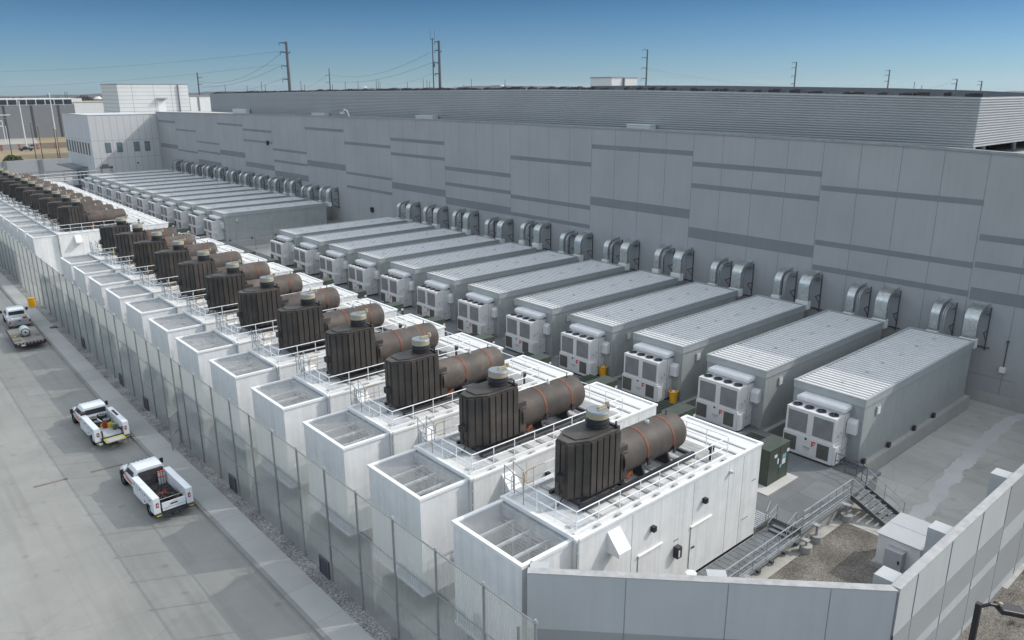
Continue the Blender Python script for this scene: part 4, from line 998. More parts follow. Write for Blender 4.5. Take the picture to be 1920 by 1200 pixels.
cf = thing('chain_link_fence', 'low chain link fence along the near side of the far container block', 'fence')
b = MB()
for k in range(9): b.bar((41+k*3.0,119.5,0),(41+k*3.0,119.5,3.2),.05)
each(b, 'post', M['steelf'], cf)
b = MB(); b.bar((41,119.5,3.15),(65,119.5,3.15),.04); b.bar((41,119.5,1.6),(65,119.5,1.6),.03); b.build('top_tube', M['steelf'], cf)
b = MB(); b.quad((41,119.5,.1),(65,119.5,.1),(65,119.5,3.15),(41,119.5,3.15)); b.build('wire_mesh', M['chain'], cf)
cf2 = thing('yard_mesh_fence', 'tall chain link fence in front of the yard end wall', 'fence')
b = MB()
for k in range(12): b.bar((22+k*3.6,232,0),(22+k*3.6,232,4.6),.09)
each(b, 'post', M['steelf'], cf2)
b = MB(); b.bar((22,232,4.55),(61.6,232,4.55),.07); b.build('top_tube', M['steelf'], cf2)
b = MB(); b.quad((22,232,.1),(51.3,232,.1),(51.3,232,4.55),(22,232,4.55)); b.build('wire_mesh', M['chain'], cf2)
pr = thing('pipe_gantry', 'pale steel pipe gantry by the corner of the building wing', 'pipe gantry')
b = MB()
for y_, z_ in ((209,5.0),(206.5,4.2),(210.5,5.6)): b.bar((30,y_,z_),(51.5,y_+3,z_+.1),.13)
for x_ in (31,37,43,49.5): b.bar((x_,209.5,0),(x_,209.5,5.5),.12); b.bar((x_,206,4.1),(x_,211,4.1),.1)
b.build('frame', M['scrw'], pr)
b = MB()
for k in range(5): b.box(36+k*2.6,37.6+k*2.6,205,206.5,1.2,3.4)
b.build('switch_box', M['frame'], pr)
rg_ = thing('rooftop_machine', 'small dark machine on a frame at the back edge of the container roofs', 'machine', (50.5,207.5,5.68))
b = MB(); b.box(0,2.6,0,1.2,.9,1.4); b.box(.4,1.7,.2,1.0,1.4,1.9); b.build('body', M['frame'], rg_)
b = MB()
for x_ in (.1,2.4):
    for y_ in (.1,1.0): b.bar((x_,y_,-.4),(x_,y_,.9),.08)
b.build('frame', M['steelf'], rg_)

# ================================================================ YELLOW BINS, MANHOLE, STRIPS
bn = thing('yellow_drum', 'yellow plastic drum standing on the sidewalk', 'drum', (15.55,103.7,.15), 0)
b = MB(); b.cyl((0,0,0),(0,0,1.05),.36,16,.40); b.cyl((0,0,.35),(0,0,.39),.41,16); b.cyl((0,0,.72),(0,0,.76),.42,16); b.build('body', M['bin'], bn, smooth=True)
b = MB(); b.cyl((0,0,1.05),(0,0,1.10),.42,16); b.build('lid', M['bin'], bn)
bx = thing('yellow_bin', 'open yellow bin with pipe offcuts beside the third chiller from the yard', 'bin', (46.35,33.95,1.25), 0); bx.scale = (.85,.85,.85)
def bin_mesh(p, hgt=1.0):
    b = MB(); n_ = 20; vs = []
    for r_, z in ((.32,0),(.40,hgt),(.36,hgt),(.29,.05)):
        for i in range(n_): q = 2*math.pi*i/n_; vs.append((r_*math.cos(q), r_*math.sin(q), z))
    fs = [(k*n_+i,k*n_+(i+1)%n_,(k+1)*n_+(i+1)%n_,(k+1)*n_+i) for k in range(3) for i in range(n_)]+[tuple(range(n_-1,-1,-1)),tuple(range(3*n_,4*n_))]
    b.add(vs, fs); b.build('body', M['bin'], p, smooth=True)
    b = MB(); b.ring((0,0),.40,.45,hgt-.05,hgt,20); b.build('rim', M['bin'], p)
    b = MB(); b.box(-.2,.15,-.04,.04,hgt-.2,hgt+.05); b.box(-.05,.02,-.25,.2,hgt-.25,hgt); each(b, 'offcut', M['label'], p)
bin_mesh(bx, 1.05)
dup(bx, (46.4,41.35,1.25), 'yellow bin beside the fourth chiller from the yard')
mh = thing('manhole_cover', 'dark square utility cover in the gravel at the sidewalk edge', 'cover', (15.5,92.6,.15))
b = MB(); b.box(-.35,.35,-.35,.35,0,.05); b.build('plate', M['bdark'], mh)
for j, (x0_, x1_, y_, lab) in enumerate(((6.4,8.3,54.2,'plank lying on the road left of the other plank'),(9.75,11.6,54.0,'plank lying on the road nearest the trucks'))):
    pk = thing('wood_plank', lab, 'plank', ((x0_+x1_)/2,y_,.004), R(-4))
    b = MB(); L2 = (x1_-x0_)/2; b.box(-L2,L2,-.09,.09,0,.05); b.build('board', M['plank'], pk)

# ================================================================ TRUCKS
def wheel(parent, x, y, side, r=.41, w_=.26, dual=False):
    b = MB(); ww = w_*(1.9 if dual else 1)
    prof = [(0,r*.62),(0,r*.93),(.05,r),(ww-.05,r),(ww,r*.93),(ww,r*.62)]; n_ = 20; vs = []
    for dx, rr in prof:
        for i in range(n_): q = 2*math.pi*i/n_; vs.append((x-side*dx, y+rr*math.cos(q), r+rr*math.sin(q)))
    fs = [(k*n_+i,k*n_+(i+1)%n_,(k+1)*n_+(i+1)%n_,(k+1)*n_+i) for k in range(5) for i in range(n_)]
    b.add(vs, fs); t_ = b.build('wheel', M['tyre'], parent, smooth=True)
    b = MB(); b.cyl((x-side*.05,y,r),(x-side*(ww-.05),y,r),r*.63,16); b.cyl((x-side*.02,y,r),(x-side*.06,y,r),r*.2,10); b.build('rim', M['rim'], t_)
def loft(secs):
    """secs: list of (y, [(x,z)...]) same point count, mirrored sections"""
    b = MB(); n_ = len(secs[0][1]); vs = []
    for y, pr in secs: vs += [(x,y,z) for x,z in pr]
    fs = [(k*n_+i,k*n_+(i+1)%n_,(k+1)*n_+(i+1)%n_,(k+1)*n_+i) for k in range(len(secs)-1) for i in range(n_)]
    fs += [tuple(range(n_-1,-1,-1)), tuple(range((len(secs)-1)*n_, len(secs)*n_))]
    return b.add(vs, fs)
def sym(pts): return pts+[(-x,z) for x,z in pts[::-1]]
def truck_front(root, y0, paint, L=0, crew=False):
    """cab and hood; y0 = back of cab; front toward +y"""
    ce = y0+(2.1 if crew else 1.55)
    body = loft([(y0,sym([(.80,.55),(.98,.62),(1.0,1.15),(.97,1.30)])),(ce+.15,sym([(.80,.5),(.99,.6),(1.0,1.15),(.97,1.30)])),(ce+.5,sym([(.80,.5),(.98,.62),(.99,1.12),(.92,1.27)])),
                 (ce+1.35,sym([(.78,.5),(.97,.62),(.96,1.05),(.82,1.17)])),(ce+1.72,sym([(.72,.5),(.90,.6),(.88,.95),(.70,1.05)]))])
    bo = body.build('body', paint, root, smooth=True, bevel=.03)
    cab = loft([(y0+.02,sym([(.96,1.28),(.84,1.72),(.74,1.90)])),(y0+.25,sym([(.96,1.28),(.84,1.76),(.74,1.95)])),(ce-.35,sym([(.96,1.28),(.84,1.76),(.74,1.95)])),(ce+.05,sym([(.95,1.28),(.82,1.66),(.70,1.82)])),(ce+.62,sym([(.92,1.24),(.88,1.26),(.80,1.27)]))])
    co = cab.build('cab', paint, root, smooth=True, bevel=.02)
    b = MB()                                            # windscreen, side and rear glass
    b.quad((-.74,ce+.10,1.80),(.74,ce+.10,1.80),(.84,ce+.58,1.29),(-.84,ce+.58,1.29))
    b.build('windscreen', M['glass'], co)
    b = MB(); b.quad((-.72,y0-.01,1.36),(.72,y0-.01,1.36),(.66,y0-.005,1.74),(-.66,y0-.005,1.74)); b.box(-.72,.72,y0-.02,y0-.005,1.36,1.72); b.build('rear_window', M['glass'], co)
    for s in (-1,1):
        b = MB(); b.quad((s*.965,y0+.3,1.34),(s*.965,ce+.2,1.34),(s*.87,ce-.1,1.66),(s*.865,y0+.35,1.68)); b.build('side_window', M['glass'], co)
        b = MB(); b.bar((s*.95,ce+.15,1.3),(s*1.2,ce+.1,1.32),.03); b.box(min(s*1.12,s*1.32),max(s*1.12,s*1.32),ce+.02,ce+.14,1.2,1.52); b.build('mirror', M['black'], root)
        b = MB(); b.box(min(s*.62,s*.86),max(s*.62,s*.86),ce+1.66,ce+1.76,.72,.92); b.build('headlight', M['label'], bo)
        wheel(root, s*1.02, ce+1.0, s)
    b = MB(); b.box(-.5,.5,ce+1.7,ce+1.78,.6,1.0); b.build('grille', M['black'], bo)
    b = MB(); b.box(-.92,.92,ce+1.72,ce+1.88,.38,.6); b.build('bumper', M['dark'], bo)
    b = MB()
    for k in range(5): b.box(-.5+k*.25-.05,-.5+k*.25+.05,ce-.28,ce-.2,1.93,1.965)
    b.build('roof_marker', M['frame'], co)
    return ce
def service_truck(name, label, loc, rz, lift):
    t_ = thing(name, label, 'truck', loc, rz, 'white service trucks parked at the kerb')
    ce = truck_front(t_, 3.85, M['tpaint'])
    b = MB(); b.box(-.45,.45,.1,6.9,.45,.62); b.box(-.7,.7,.3,3.8,.62,.74); b.build('chassis', M['dark'], t_)
    for s in (-1,1):
        wheel(t_, s*1.10, 1.25, s, dual=True, w_=.22)
        x0_, x1_ = (.76,1.16) if s > 0 else (-1.16,-.76)
        b = MB(); b.box(x0_,x1_,.25,3.75,.95,1.62); b.box(x0_,x1_,1.85,3.75,.55,.95); b.box(x0_,x1_,.05,.7,.6,.95); b.box(x0_,x1_,.05,.25,.95,1.62)
        sb_ = b.build('side_locker', M['tpaint'], t_, bevel=.025)
        b = MB(); xe = s*1.165
        for y in (.9,1.85,2.8): b.box(xe-.004,xe+.004,y,y+.015,.98,1.55)
        b.box(xe-.004,xe+.004,.3,3.7,1.3,1.31); each(b, 'door_seam', M['seam'], sb_)
        b = MB()
        for y in (.45,1.3,2.2,3.2): b.box(xe-.02,xe+.02,y,y+.1,1.38,1.44)
        each(b, 'latch', M['dark'], sb_)
        b = MB(); b.box(min(s*.86,s*1.0),max(s*.86,s*1.0),.02,.06,1.02,1.3); tl = each(b, 'tail_light', M['tail'], t_)
        b = MB(); b.box(min(s*.9,s*.96),max(s*.9,s*.96),.005,.025,1.1,1.22); b.build('lens', M['label'], tl)
        b = MB(); b.box(min(s*.80,s*1.10),max(s*.80,s*1.10),-.15,.05,.52,.57); b.build('rear_step', M['yel'], t_)
        b = MB(); b.quad((s*1.008,ce+.1,.85),(s*1.008,ce-.9,.75),(s*1.008,ce-.9,.95),(s*1.005,ce+.1,1.12)); b.build('side_decal', M['org'], t_)
        b = MB(); b.quad((s*1.01,ce+.1,1.0),(s*1.005,ce+.6,1.0),(s*.995,ce+.6,1.14),(s*1.008,ce+.1,1.16)); b.build('wing_decal', M['org'], t_)
    b = MB(); b.box(-.75,.75,.2,3.75,.74,.80); b.build('bed_floor', M['bed'] if not lift else M['scrw'], t_)
    b = MB(); b.box(-.74,.74,3.7,3.78,.8,1.75 if not lift else 1.35); b.build('headboard', M['bed'] if not lift else M['tpaint'], t_)
    b = MB(); b.box(-1.15,1.15,-.12,.06,.42,.6); b.box(-.15,.15,-.3,-.1,.4,.5); b.cyl((-.5,-.15,.42),(-.35,-.28,.42),.05,6); b.build('rear_bumper', M['dark'], t_)
    random.seed(11 if lift else 12)
    if lift:
        b = MB(); b.box(-.66,.66,-.85,-.02,.70,.75); lf = b.build('lift_platform', M['scrw'], t_)
        b = MB(); b.box(-.66,.66,-.85,-.75,.752,.757); b.box(-.66,-.56,-.75,-.02,.752,.757); b.box(.56,.66,-.75,-.02,.752,.757); b.box(-.66,.66,-.12,-.02,.758,.762); each(b, 'yellow_border', M['yel'], lf)
        for s in (-1,1):
            b = MB(); b.box(s*.66-.04,s*.66+.04,-.05,.12,.6,1.35); b.build('lift_arm', M['dark'], t_)
        b = MB(); b.box(-1.0,-.75,-.2,-.12,.42,.56); b.build('number_plate', M['label'], t_)
        items = [((-.35,3.2),.32,.5,'tyre'),((.25,3.25),.34,.55,'tyre'),((-.3,2.5),.26,.4,'tyre'),((.3,2.4),.3,.42,'tyre'),((.05,1.9),.15,.42,'tail'),((.4,1.95),.22,.25,'yel'),((-.1,2.35),.12,.2,'yel')]
        for (x, y), r_, h_, m_ in items:
            it = thing('cable_reel' if m_ == 'tyre' else 'fuel_can', {'tyre':'black hose reel','tail':'red fuel can','yel':'yellow reel'}[m_]+' in farther truck bed, '+('by the cab' if y > 3 else 'mid bed')+(' on the left' if x < 0 else ' on the right'), 'reel' if m_ == 'tyre' else 'can')
            it.matrix_world = t_.matrix_basis if False else Matrix.Translation(Vector(loc)) @ Matrix.Rotation(rz,4,'Z') @ Matrix.Translation((x,y,.8))
            b = MB(); b.cyl((0,0,0),(0,0,h_),r_,16); b.build('body', M[m_], it, smooth=True)
            b = MB(); b.ring((0,0),r_*.45,r_*.75,h_,h_+.04,14); b.cyl((0,0,h_),(0,0,h_+.09),r_*.2,8); b.build('cap', M['rim'] if m_ == 'tyre' else M[m_], it)
        it = thing('tool_bag', 'bright green and grey bag by the right locker in the truck bed', 'bag'); it.matrix_world = Matrix.Translation(Vector(loc)) @ Matrix.Rotation(rz,4,'Z') @ Matrix.Translation((.5,1.3,.8))
        b = MB(); b.box(-.15,.12,-.3,.3,0,.4); b.build('body', M['frame'], it, bevel=.06); b = MB(); b.box(-.17,.14,-.12,.0,.05,.43); b.build('band', mat('hi_vis', (.28,.36,.06), .6), it)
        b = MB(); b.bar((-.25,3.6,1.3),(-.05,2.2,1.2),.035); b.build('bed_bar', M['tpaint'], t_)
        b = MB(); b.cyl((-.92,3.4,1.62),(-.92,3.75,1.62),.16,10); b.box(-1.1,-.75,3.3,3.6,1.62,1.8); b.build('roof_reel', M['black'], t_)
        b = MB(); b.box(.85,1.0,1.7,2.9,1.62,1.66); b.build('locker_rail', M['black'], t_)
    else:
        b = MB(); b.box(-.68,.68,.0,.06,.68,1.22); tg = b.build('tailgate', M['tpaint'], t_, bevel=.015)
        b = MB(); b.box(-.2,.2,-.015,0,.98,1.06); b.build('handle', M['dark'], tg)
        b = MB(); b.box(-.66,.66,-.012,0,.84,.86); b.build('crease', M['seam'], tg)
        b = MB(); b.bar((-.7,.35,1.3),(.7,.35,1.3),.025); b.build('cross_bar', M['rim'], t_)
        it = thing('cable_heap', 'heap of red and black cables in the bed of the nearest service truck', 'cables'); it.matrix_world = Matrix.Translation(Vector(loc)) @ Matrix.Rotation(rz,4,'Z') @ Matrix.Translation((0,1.5,.8))
        for m_, n_ in (('strap',5),('tyre',26),('tail',3),('frame',6)):
            b = MB()
            for k in range(n_):
                cx_, cy_ = random.uniform(-.42,.42), random.uniform(-.7,.8); r_ = random.uniform(.1,.24); z_ = random.uniform(.05,.3); tl_ = random.uniform(-.5,.5)
                b.path([(cx_+r_*math.cos(q*.8),cy_+r_*math.sin(q*.8),z_+tl_*r_*math.sin(q*.8+1)+.05) for q in range(9)],.03 if m_ != 'label' else .04,5)
            b.build({'strap':'orange_cable','tyre':'black_cable','tail':'red_cable','frame':'grey_hose'}[m_], M[m_], it)
        it = thing('rolled_barrier', 'upright pale and orange striped board standing behind the cab', 'barrier'); it.matrix_world = Matrix.Translation(Vector(loc)) @ Matrix.Rotation(rz,4,'Z') @ Matrix.Translation((.42,3.3,.8))
        for q in (-.1,.05,.2):
            b = MB(); b.box(q-.05,q+.05,-.05,.05,0,.85); b.build('board', M['scrw'], it); b = MB(); b.box(q-.052,q+.052,-.055,.055,.45,.53); b.box(q-.052,q+.052,-.055,.055,.8,.88); each(b, 'stripe', M['org'], it)
    return t_
service_truck('service_truck', 'nearest white service truck with cable heap in its open bed', (12.0,44.35,0), R(1.5), False)
service_truck('service_truck', 'second white service truck with yellow edged lift platform at the rear', (12.05,57.3,0), R(1.5), True)
# pickup + flatbed trailer
pk = thing('pickup_truck', 'silver white pickup towing the flatbed trailer', 'truck', (12.75,94.2,0), R(-2.5))
truck_front(pk, 1.95, M['tpaint'], crew=True)
b = MB(); b.box(-1.0,1.0,.0,.06,.62,1.25); tg = b.build('tailgate', M['spaint'], pk, bevel=.02)
b = MB(); b.box(-.12,.12,-.015,0,1.05,1.13); b.build('handle', M['black'], tg)
b = MB(); b.box(-.55,-.25,-.012,0,.75,.85); b.build('maker_lettering', M['logo'], tg)
b = MB(); b.box(-1.0,-.82,.06,1.95,.6,1.25); b.box(.82,1.0,.06,1.95,.6,1.25); each(b, 'bed_side', M['spaint'], pk)
b = MB(); b.box(-.82,.82,.06,1.95,.62,.68); b.build('bed_floor', M['bed'], pk)
b = MB(); b.box(-.95,.95,-.18,0,.4,.6); b.build('rear_bumper', M['dark'], pk)
for s in (-1,1):
    b = MB(); b.box(min(s*.84,s*.99),max(s*.84,s*.99),-.02,.0,.85,1.12); each(b, 'tail_light', M['tail'], pk)
    wheel(pk, s*1.0, .85, s)
it = thing('bed_tool_box', 'white lidded box with red can in the pickup bed', 'box'); it.matrix_world = Matrix.Translation((12.75,94.2,0)) @ Matrix.Rotation(R(-2.5),4,'Z') @ Matrix.Translation((-.15,.9,.68))
b = MB(); b.box(-.5,.4,-.2,.5,0,.42); b.build('box', M['hood'], it, bevel=.03); b = MB(); b.box(-.52,.42,-.22,.52,.42,.48); b.build('lid', M['label'], it)
it2 = thing('red_fuel_can', 'red fuel can in the pickup bed beside the white box', 'can'); it2.matrix_world = Matrix.Translation((12.75,94.2,0)) @ Matrix.Rotation(R(-2.5),4,'Z') @ Matrix.Translation((.6,1.2,.68))
b = MB(); b.box(-.14,.14,-.2,.2,0,.5); b.build('body', M['tail'], it2, bevel=.03); b = MB(); b.cyl((0,0,.5),(.0,.2,.62),.04,6); b.build('spout', M['yel'], it2)
tl = thing('flatbed_trailer', 'black framed wooden flatbed trailer behind the pickup', 'trailer', (12.2,86.0,0), R(-2.2))
b = MB(); b.box(-1.28,1.28,.05,6.2,.78,.84); b.build('deck', M['plank'], tl)
b = MB(); b.box(-1.34,-1.28,0,6.25,.62,.88); b.box(1.28,1.34,0,6.25,.62,.88); b.box(-1.28,1.28,0,.05,.5,.88); b.box(-1.28,1.28,6.2,6.25,.62,.88); b.path([(-1.2,6.25,.7),(0,8.2,.6),(1.2,6.25,.7)],.06); b.build('frame', M['black'], tl)
b = MB(); b.box(-1.2,-.75,-.3,.0,.842,.85) ; b = MB(); b.box(-1.2,-.6,.9,1.7,.842,.852); b.box(.75,1.2,1.9,2.9,.842,.852); each(b, 'ramp_plate', M['frame'], tl)
b = MB()
for k in range(8): b.box(-1.15+k*.3,-1.0+k*.3,-.012,0,.78,.83)
b.build('reflector_tape', M['label'], tl)
b = MB()
for x in (-1.1,-.95,-.1,.02,.14,.95,1.1): b.box(x,x+.08,-.015,0,.6,.68)
each(b, 'tail_light', M['tail'], tl)
b = MB(); b.box(-.8,-.45,-.015,0,.56,.7); b.build('number_plate', M['label'], tl)
for s in (-1,1):
    for y in (2.0,2.9): wheel(tl, s*1.2, y, s, r=.36)
tk = thing('propane_tank', 'grey steel tank lying on the flatbed trailer', 'tank'); tk.matrix_world = Matrix.Translation((12.2,86.0,0)) @ Matrix.Rotation(R(-2.2),4,'Z') @ Matrix.Translation((-.05,2.9,.84))
b = MB(); prof = [(-.75,.1),(-.72,.3),(-.6,.42),(-.45,.45),(.45,.45),(.6,.42),(.72,.3),(.75,.02)]; n_ = 20; vs = []
for y, r_ in prof:
    for i in range(n_): q = 2*math.pi*i/n_; vs.append((r_*math.cos(q), y, .5+r_*math.sin(q)))
b.add(vs, [(k*n_+i,k*n_+(i+1)%n_,(k+1)*n_+(i+1)%n_,(k+1)*n_+i) for k in range(len(prof)-1) for i in range(n_)]); b.build('vessel', mat('grey_tank_paint', (.42,.45,.45), .45, var=.1), tk, smooth=True)
b = MB(); b.ring((0,0),.0,.01,.1,.11,8); b = MB()
for i in range(16):
    q0, q1 = 2*math.pi*i/16, 2*math.pi*(i+1)/16
    b.bar((.38*math.cos(q0),-.74,.5+.38*math.sin(q0)),(.38*math.cos(q1),-.74,.5+.38*math.sin(q1)),.035)
b.build('collar', M['frame'], tk)
b = MB(); b.box(-.4,.4,-.5,-.42,0,.12); b.box(-.4,.4,.42,.5,0,.12); b.build('cradle', M['frame'], tk)
ys_ = thing('yellow_strap', 'bright yellow ratchet strap lying on the trailer deck', 'strap'); ys_.matrix_world = Matrix.Translation((12.2,86.0,.86)) @ Matrix.Translation((-.85,2.7,0))
b = MB(); b.path([(-.3,.3,.02),(-.15,.0,.05),(.0,-.1,.08),(.3,.35,.06),(.45,.5,.25)],.035,5); b.cyl((0,-.1,0),(0,-.1,.1),.1,8); b.build('strap', M['yel'], ys_)

# ================================================================ STREET LAMP (bottom right)
sl_ = thing('street_lamp', 'black street lamp with box head outside the banded wall', 'street lamp', (27.15,6.6,0))
b = MB(); b.box(-.09,.09,-.09,.09,0,7.55); b.build('pole', M['black'], sl_)
b = MB(); b.path([(0,0,7.4),(.25,-.25,7.52),(.55,-.5,7.45)],.06,8); b.build('arm', M['black'], sl_)
hd = MB(); hd.box(-.02,.95,-.28,.28,-.14,.06); h_ = hd.build('lamp_head', M['black'], sl_, bevel=.05); h_.location = (.5,-.45,7.42); h_.rotation_euler = (0,R(12),R(-42))
b = MB(); b.cyl((.05,0,.06),(.05,0,.16),.07,8); q = b.build('photocell', M['tan'], h_)
oc = thing('orange_marker', 'small orange object on the gravel outside the banded wall', 'marker', (44.3,8.6,0))
b = MB(); b.cyl((0,0,0),(0,0,.5),.22,10,.12); b.build('body', M['org'], oc); b = MB(); b.box(-.25,.25,-.25,.25,0,.05); b.build('foot', M['black'], oc)
random.seed(9)
for k in range(7):
    x, y = random.uniform(30,50), random.uniform(4.8,8.4)
    tf = thing('dry_grass_tuft', 'brown tuft of dead grass on the gravel outside the wall', 'grass tuft', (x,y,0), 0, 'tufts of dead grass outside the wall')
    b = MB()
    for i in range(60):
        a_ = random.uniform(0,6.28); r_ = random.uniform(.02,.25); h_ = random.uniform(.1,.35); px_, py_ = r_*math.cos(a_), r_*math.sin(a_)
        b.add([(px_,py_,0),(px_+.03,py_,0),(px_*1.8,py_*1.8,h_)],[(0,1,2)])
    b.build('blades', M['bark'], tf)

# ================================================================ BACKGROUND LEFT
bk = MB(); bk.quad((-60,262.4,.0),(67,262.4,0),(200,900,0),(-60,900,0)); struct('grass_field', bk, M['grass'])
bk = MB(); bk.quad((-20,400,.02),(75,400,.02),(100,560,.02),(-20,560,.02)); struct('substation_yard', bk, M['asph'])
lb = thing('far_warehouse', 'very long grey warehouse with dark vertical bands and window strip', 'building')
b = MB(); b.box(-60,112.5,500,540,-.5,17.3); b.build('wall', M['bgrey'], lb)
b = MB(); b.box(-60,117,500.5,540,17.3,20.6); b.build('clerestory', M['bwhite'], lb)
for k in range(17):
    x = 112-k*4.45
    b = MB(); b.box(x-4.2,x-.3,500.35,500.45,17.6,20.1); b.build('window', M['glass'], lb)
b = MB()
for x in (105,92,79,66): b.box(x-1.2,x,499.9,500,0,17.2)
each(b, 'dark_band', M['bdark'], lb)
lb2 = thing('far_white_warehouse', 'white flat roofed warehouse with a grey band right of the long warehouse', 'building')
b = MB(); b.box(112.6,150,500,545,-.5,18.4); b.build('wall', M['bwhite'], lb2); b = MB(); b.box(127.8,130.0,499.9,500,5,18.2); each(b, 'grey_band', M['bgrey'], lb2)
b = MB(); b.box(112.5,150.2,499.8,545,18.4,18.8); b.build('roof_edge', M['tan'], lb2)
# brick and iron fence
bf = thing('brick_pier_fence', 'iron fence with red brick piers around the substation', 'fence')
for k in range(8):
    p = atY(2+k*34,272-k*1.2,400); 
    b = MB(); b.box(p.x-.4,p.x+.4,399.6,400.4,0,2.5); b.build('brick_pier', M['brick'], bf)
b = MB(); b.quad((-20,400,.2),(85,400,.2),(85,400,2.6),(-20,400,2.6)); b.build('iron_panel', screen_mat('iron_pickets', (.05,.05,.06), .55), bf)
# substation frame
sf = thing('substation_gantry', 'pale steel busbar gantry standing in the substation', 'gantry')
b = MB()
for z in (11.5,9.2): b.bar((-10,430,z),(66,430,z),.22)
for z in (14.0,): b.bar((58,432,z),(70,432,z),.2)
for x in (8,20,30,38,46,52,58,66):
    b.bar((x,430,0),(x,430,11.5),.16); b.bar((x+1.2,431,0),(x+1.2,431,9.2),.12)
b.build('frame', M['bwhite'], sf)
b = MB(); random.seed(21)
for k in range(40):
    x = random.uniform(10,45); y = random.uniform(420,450); b.bar((x,y,0),(x,y,random.uniform(3,7)),.12); b.box(x-.5,x+.5,y-.3,y+.3,1,2.2)
b.build('switchgear', M['galv'], sf)
# leafless tree belt and dark shrub beyond the yard wall
def shrub(name, loc, rad, hgt, lab, m, n_=1500, seed=1, group=None, cat='shrub'):
    random.seed(seed); t_ = thing(name, lab, cat, loc, 0, group)
    b = MB()
    for k in range(n_):
        while True:
            x, y, z = (random.uniform(-1,1) for _ in range(3))
            rr = x*x+y*y+z*z
            if .15 < rr < 1.0+.2*math.sin(5*x)*math.cos(4*y+z*3): break
        c_ = Vector((x*rad, y*rad, hgt*.55+z*hgt*.5)); s_ = rad*.075
        a = Vector((random.gauss(0,1),random.gauss(0,1),random.gauss(0,1))).normalized()*s_; q = a.orthogonal().normalized()*s_*.7
        b.add([c_-a-q,c_+a-q,c_+a+q,c_-a+q],[(0,1,2,3)])
    b.build('crown', m, t_); b = MB(); b.cyl((0,0,0),(0,0,hgt*.7),rad*.08,6,rad*.04)
    for k in range(6): a_ = k*1.05; b.cyl((0,0,hgt*.25),(math.cos(a_)*rad*.6,math.sin(a_)*rad*.6,hgt*.75),rad*.03,5,rad*.01)
    b.build('trunk', M['bark'], t_)
    return t_
p = atY(25,302,285)
shrub('evergreen_bush', (p.x,285,0), 3.1, 5.4, 'round dark green bush beyond the yard end wall', M['leaf'], 2600, 3)
for k, (u, v, d_, h_, r_, lab) in enumerate([(157,192,560,8,5,'bare brown tree above the white warehouse, left'),(222-5,183,700,8,6,'bare brown tree beside the stair tower, small')]):
    p = atY(u,190,d_); shrub('bare_tree', (p.x,d_,14 if k == 0 else 14), r_, h_, lab, M['trees'], 500, 30+k, cat='tree')
# parked pickups on the grass
for k, (u, v, m_, lab) in enumerate(((50,283,'dark_steel','dark pickup parked on the dry grass beyond the wall'),(64,279,'white','white pickup parked behind the dark one on the dry grass'))):
    p = atZ(u,v,0); t_ = thing('parked_pickup', lab, 'pickup', (p.x,p.y,0), R(80), 'pickups parked on the dry grass')
    pm_ = M['dark'] if k == 0 else M['tpaint']
    b = MB(); b.box(-.95,.95,-2.6,2.8,.5,1.15); b.build('body', pm_, t_, bevel=.08); b = MB(); b.prism_x([(-.6,1.15),(1.5,1.15),(1.0,1.85),(-.4,1.85)],-.85,.85); b.build('cab', M['glass'], t_, bevel=.05)
    for x in (-.95,.75):
        for y in (-1.6,1.8): b = MB(); b.cyl((x,y,.4),(x+.2,y,.4),.4,12); b.build('wheel', M['tyre'], t_)

# ---- utility poles
def pole_thing(u, vt, vb, dist, lab, style='steel', r=.35, arms=(), name='utility_pole', bend=0):
    d_ = ray(u, (vt+vb)/2); k = dist/math.hypot(d_.x,d_.y); px_, py_ = d_.x*k, d_.y*k
    dt = ray(u, vt); zt = CAM_H+dt.z*dist/math.hypot(dt.x,dt.y)
    t_ = thing(name, lab, 'utility pole', (px_,py_,0))
    b = MB(); b.cyl((0,0,0),(0,0,zt),r,10,r*.65); b.build('pole', M['pole'] if style == 'steel' else M['wood'], t_, smooth=True)
    if arms:
        b = MB(); side = Vector((-RT.x,-RT.y,0)).normalized()
        for fr_, ln in arms:
            z = CAM_H+(zt-CAM_H)*fr_; e_ = side*ln
            b.cyl((0,0,z-.0),(e_.x,e_.y,z+.25),r*.45,6,r*.2)
            if ln > 0: b.cyl((e_.x,e_.y,z+.2),(e_.x,e_.y,z-1.4),r*.16,5)
            else: b.cyl((e_.x,e_.y,z+.2),(e_.x,e_.y,z+1.0),r*.16,5)
        b.build('crossarm', M['pole'], t_)
    return t_, Vector((px_,py_,zt))
P1 = pole_thing(540,78,170,420,'tall steel transmission pole left of centre, nearest of the wire poles',r=.95,arms=((.97,3.6),(.78,3.4),(.77,-1.6),(.50,3.2),(.23,3.2)))
P2 = pole_thing(824,76,164,520,'thickest steel transmission pole beside the antenna mast',r=1.15,arms=((.97,2.8),(.80,2.8),(.77,-1.5),(.55,2.8),(.33,2.8)))
P3 = pole_thing(812,71,165,500,'slim antenna mast just left of the thickest pole',r=.5,arms=((.30,-1.8),(.55,-1.5)),name='antenna_mast')
b = MB(); side = Vector((RT.x,RT.y,0)).normalized()
for s in (-1.2,1.2): b.cyl((side.x*s,side.y*s,P3[1].z-1),(side.x*s,side.y*s,P3[1].z+4.5),.12,5)
b.bar((side.x*-1.2,side.y*-1.2,P3[1].z-1),(side.x*1.2,side.y*1.2,P3[1].z-1),.12)
b.cyl((.6,0,P3[1].z-17),(.6,0,P3[1].z-14),.8,8); b.build('antenna', M['pole'], P3[0])
P4 = pole_thing(1212.5,93,170,560,'transmission pole right of the small plant room',r=.7,arms=((.99,3.2),(.80,3.4),(.54,3.4),(.28,3.4)))
P5 = pole_thing(1491,116,170,700,'transmission pole right of centre with short left arms',r=.75,arms=((.97,3.4),(.78,3.2),(.48,3.0),(.2,3.0)))
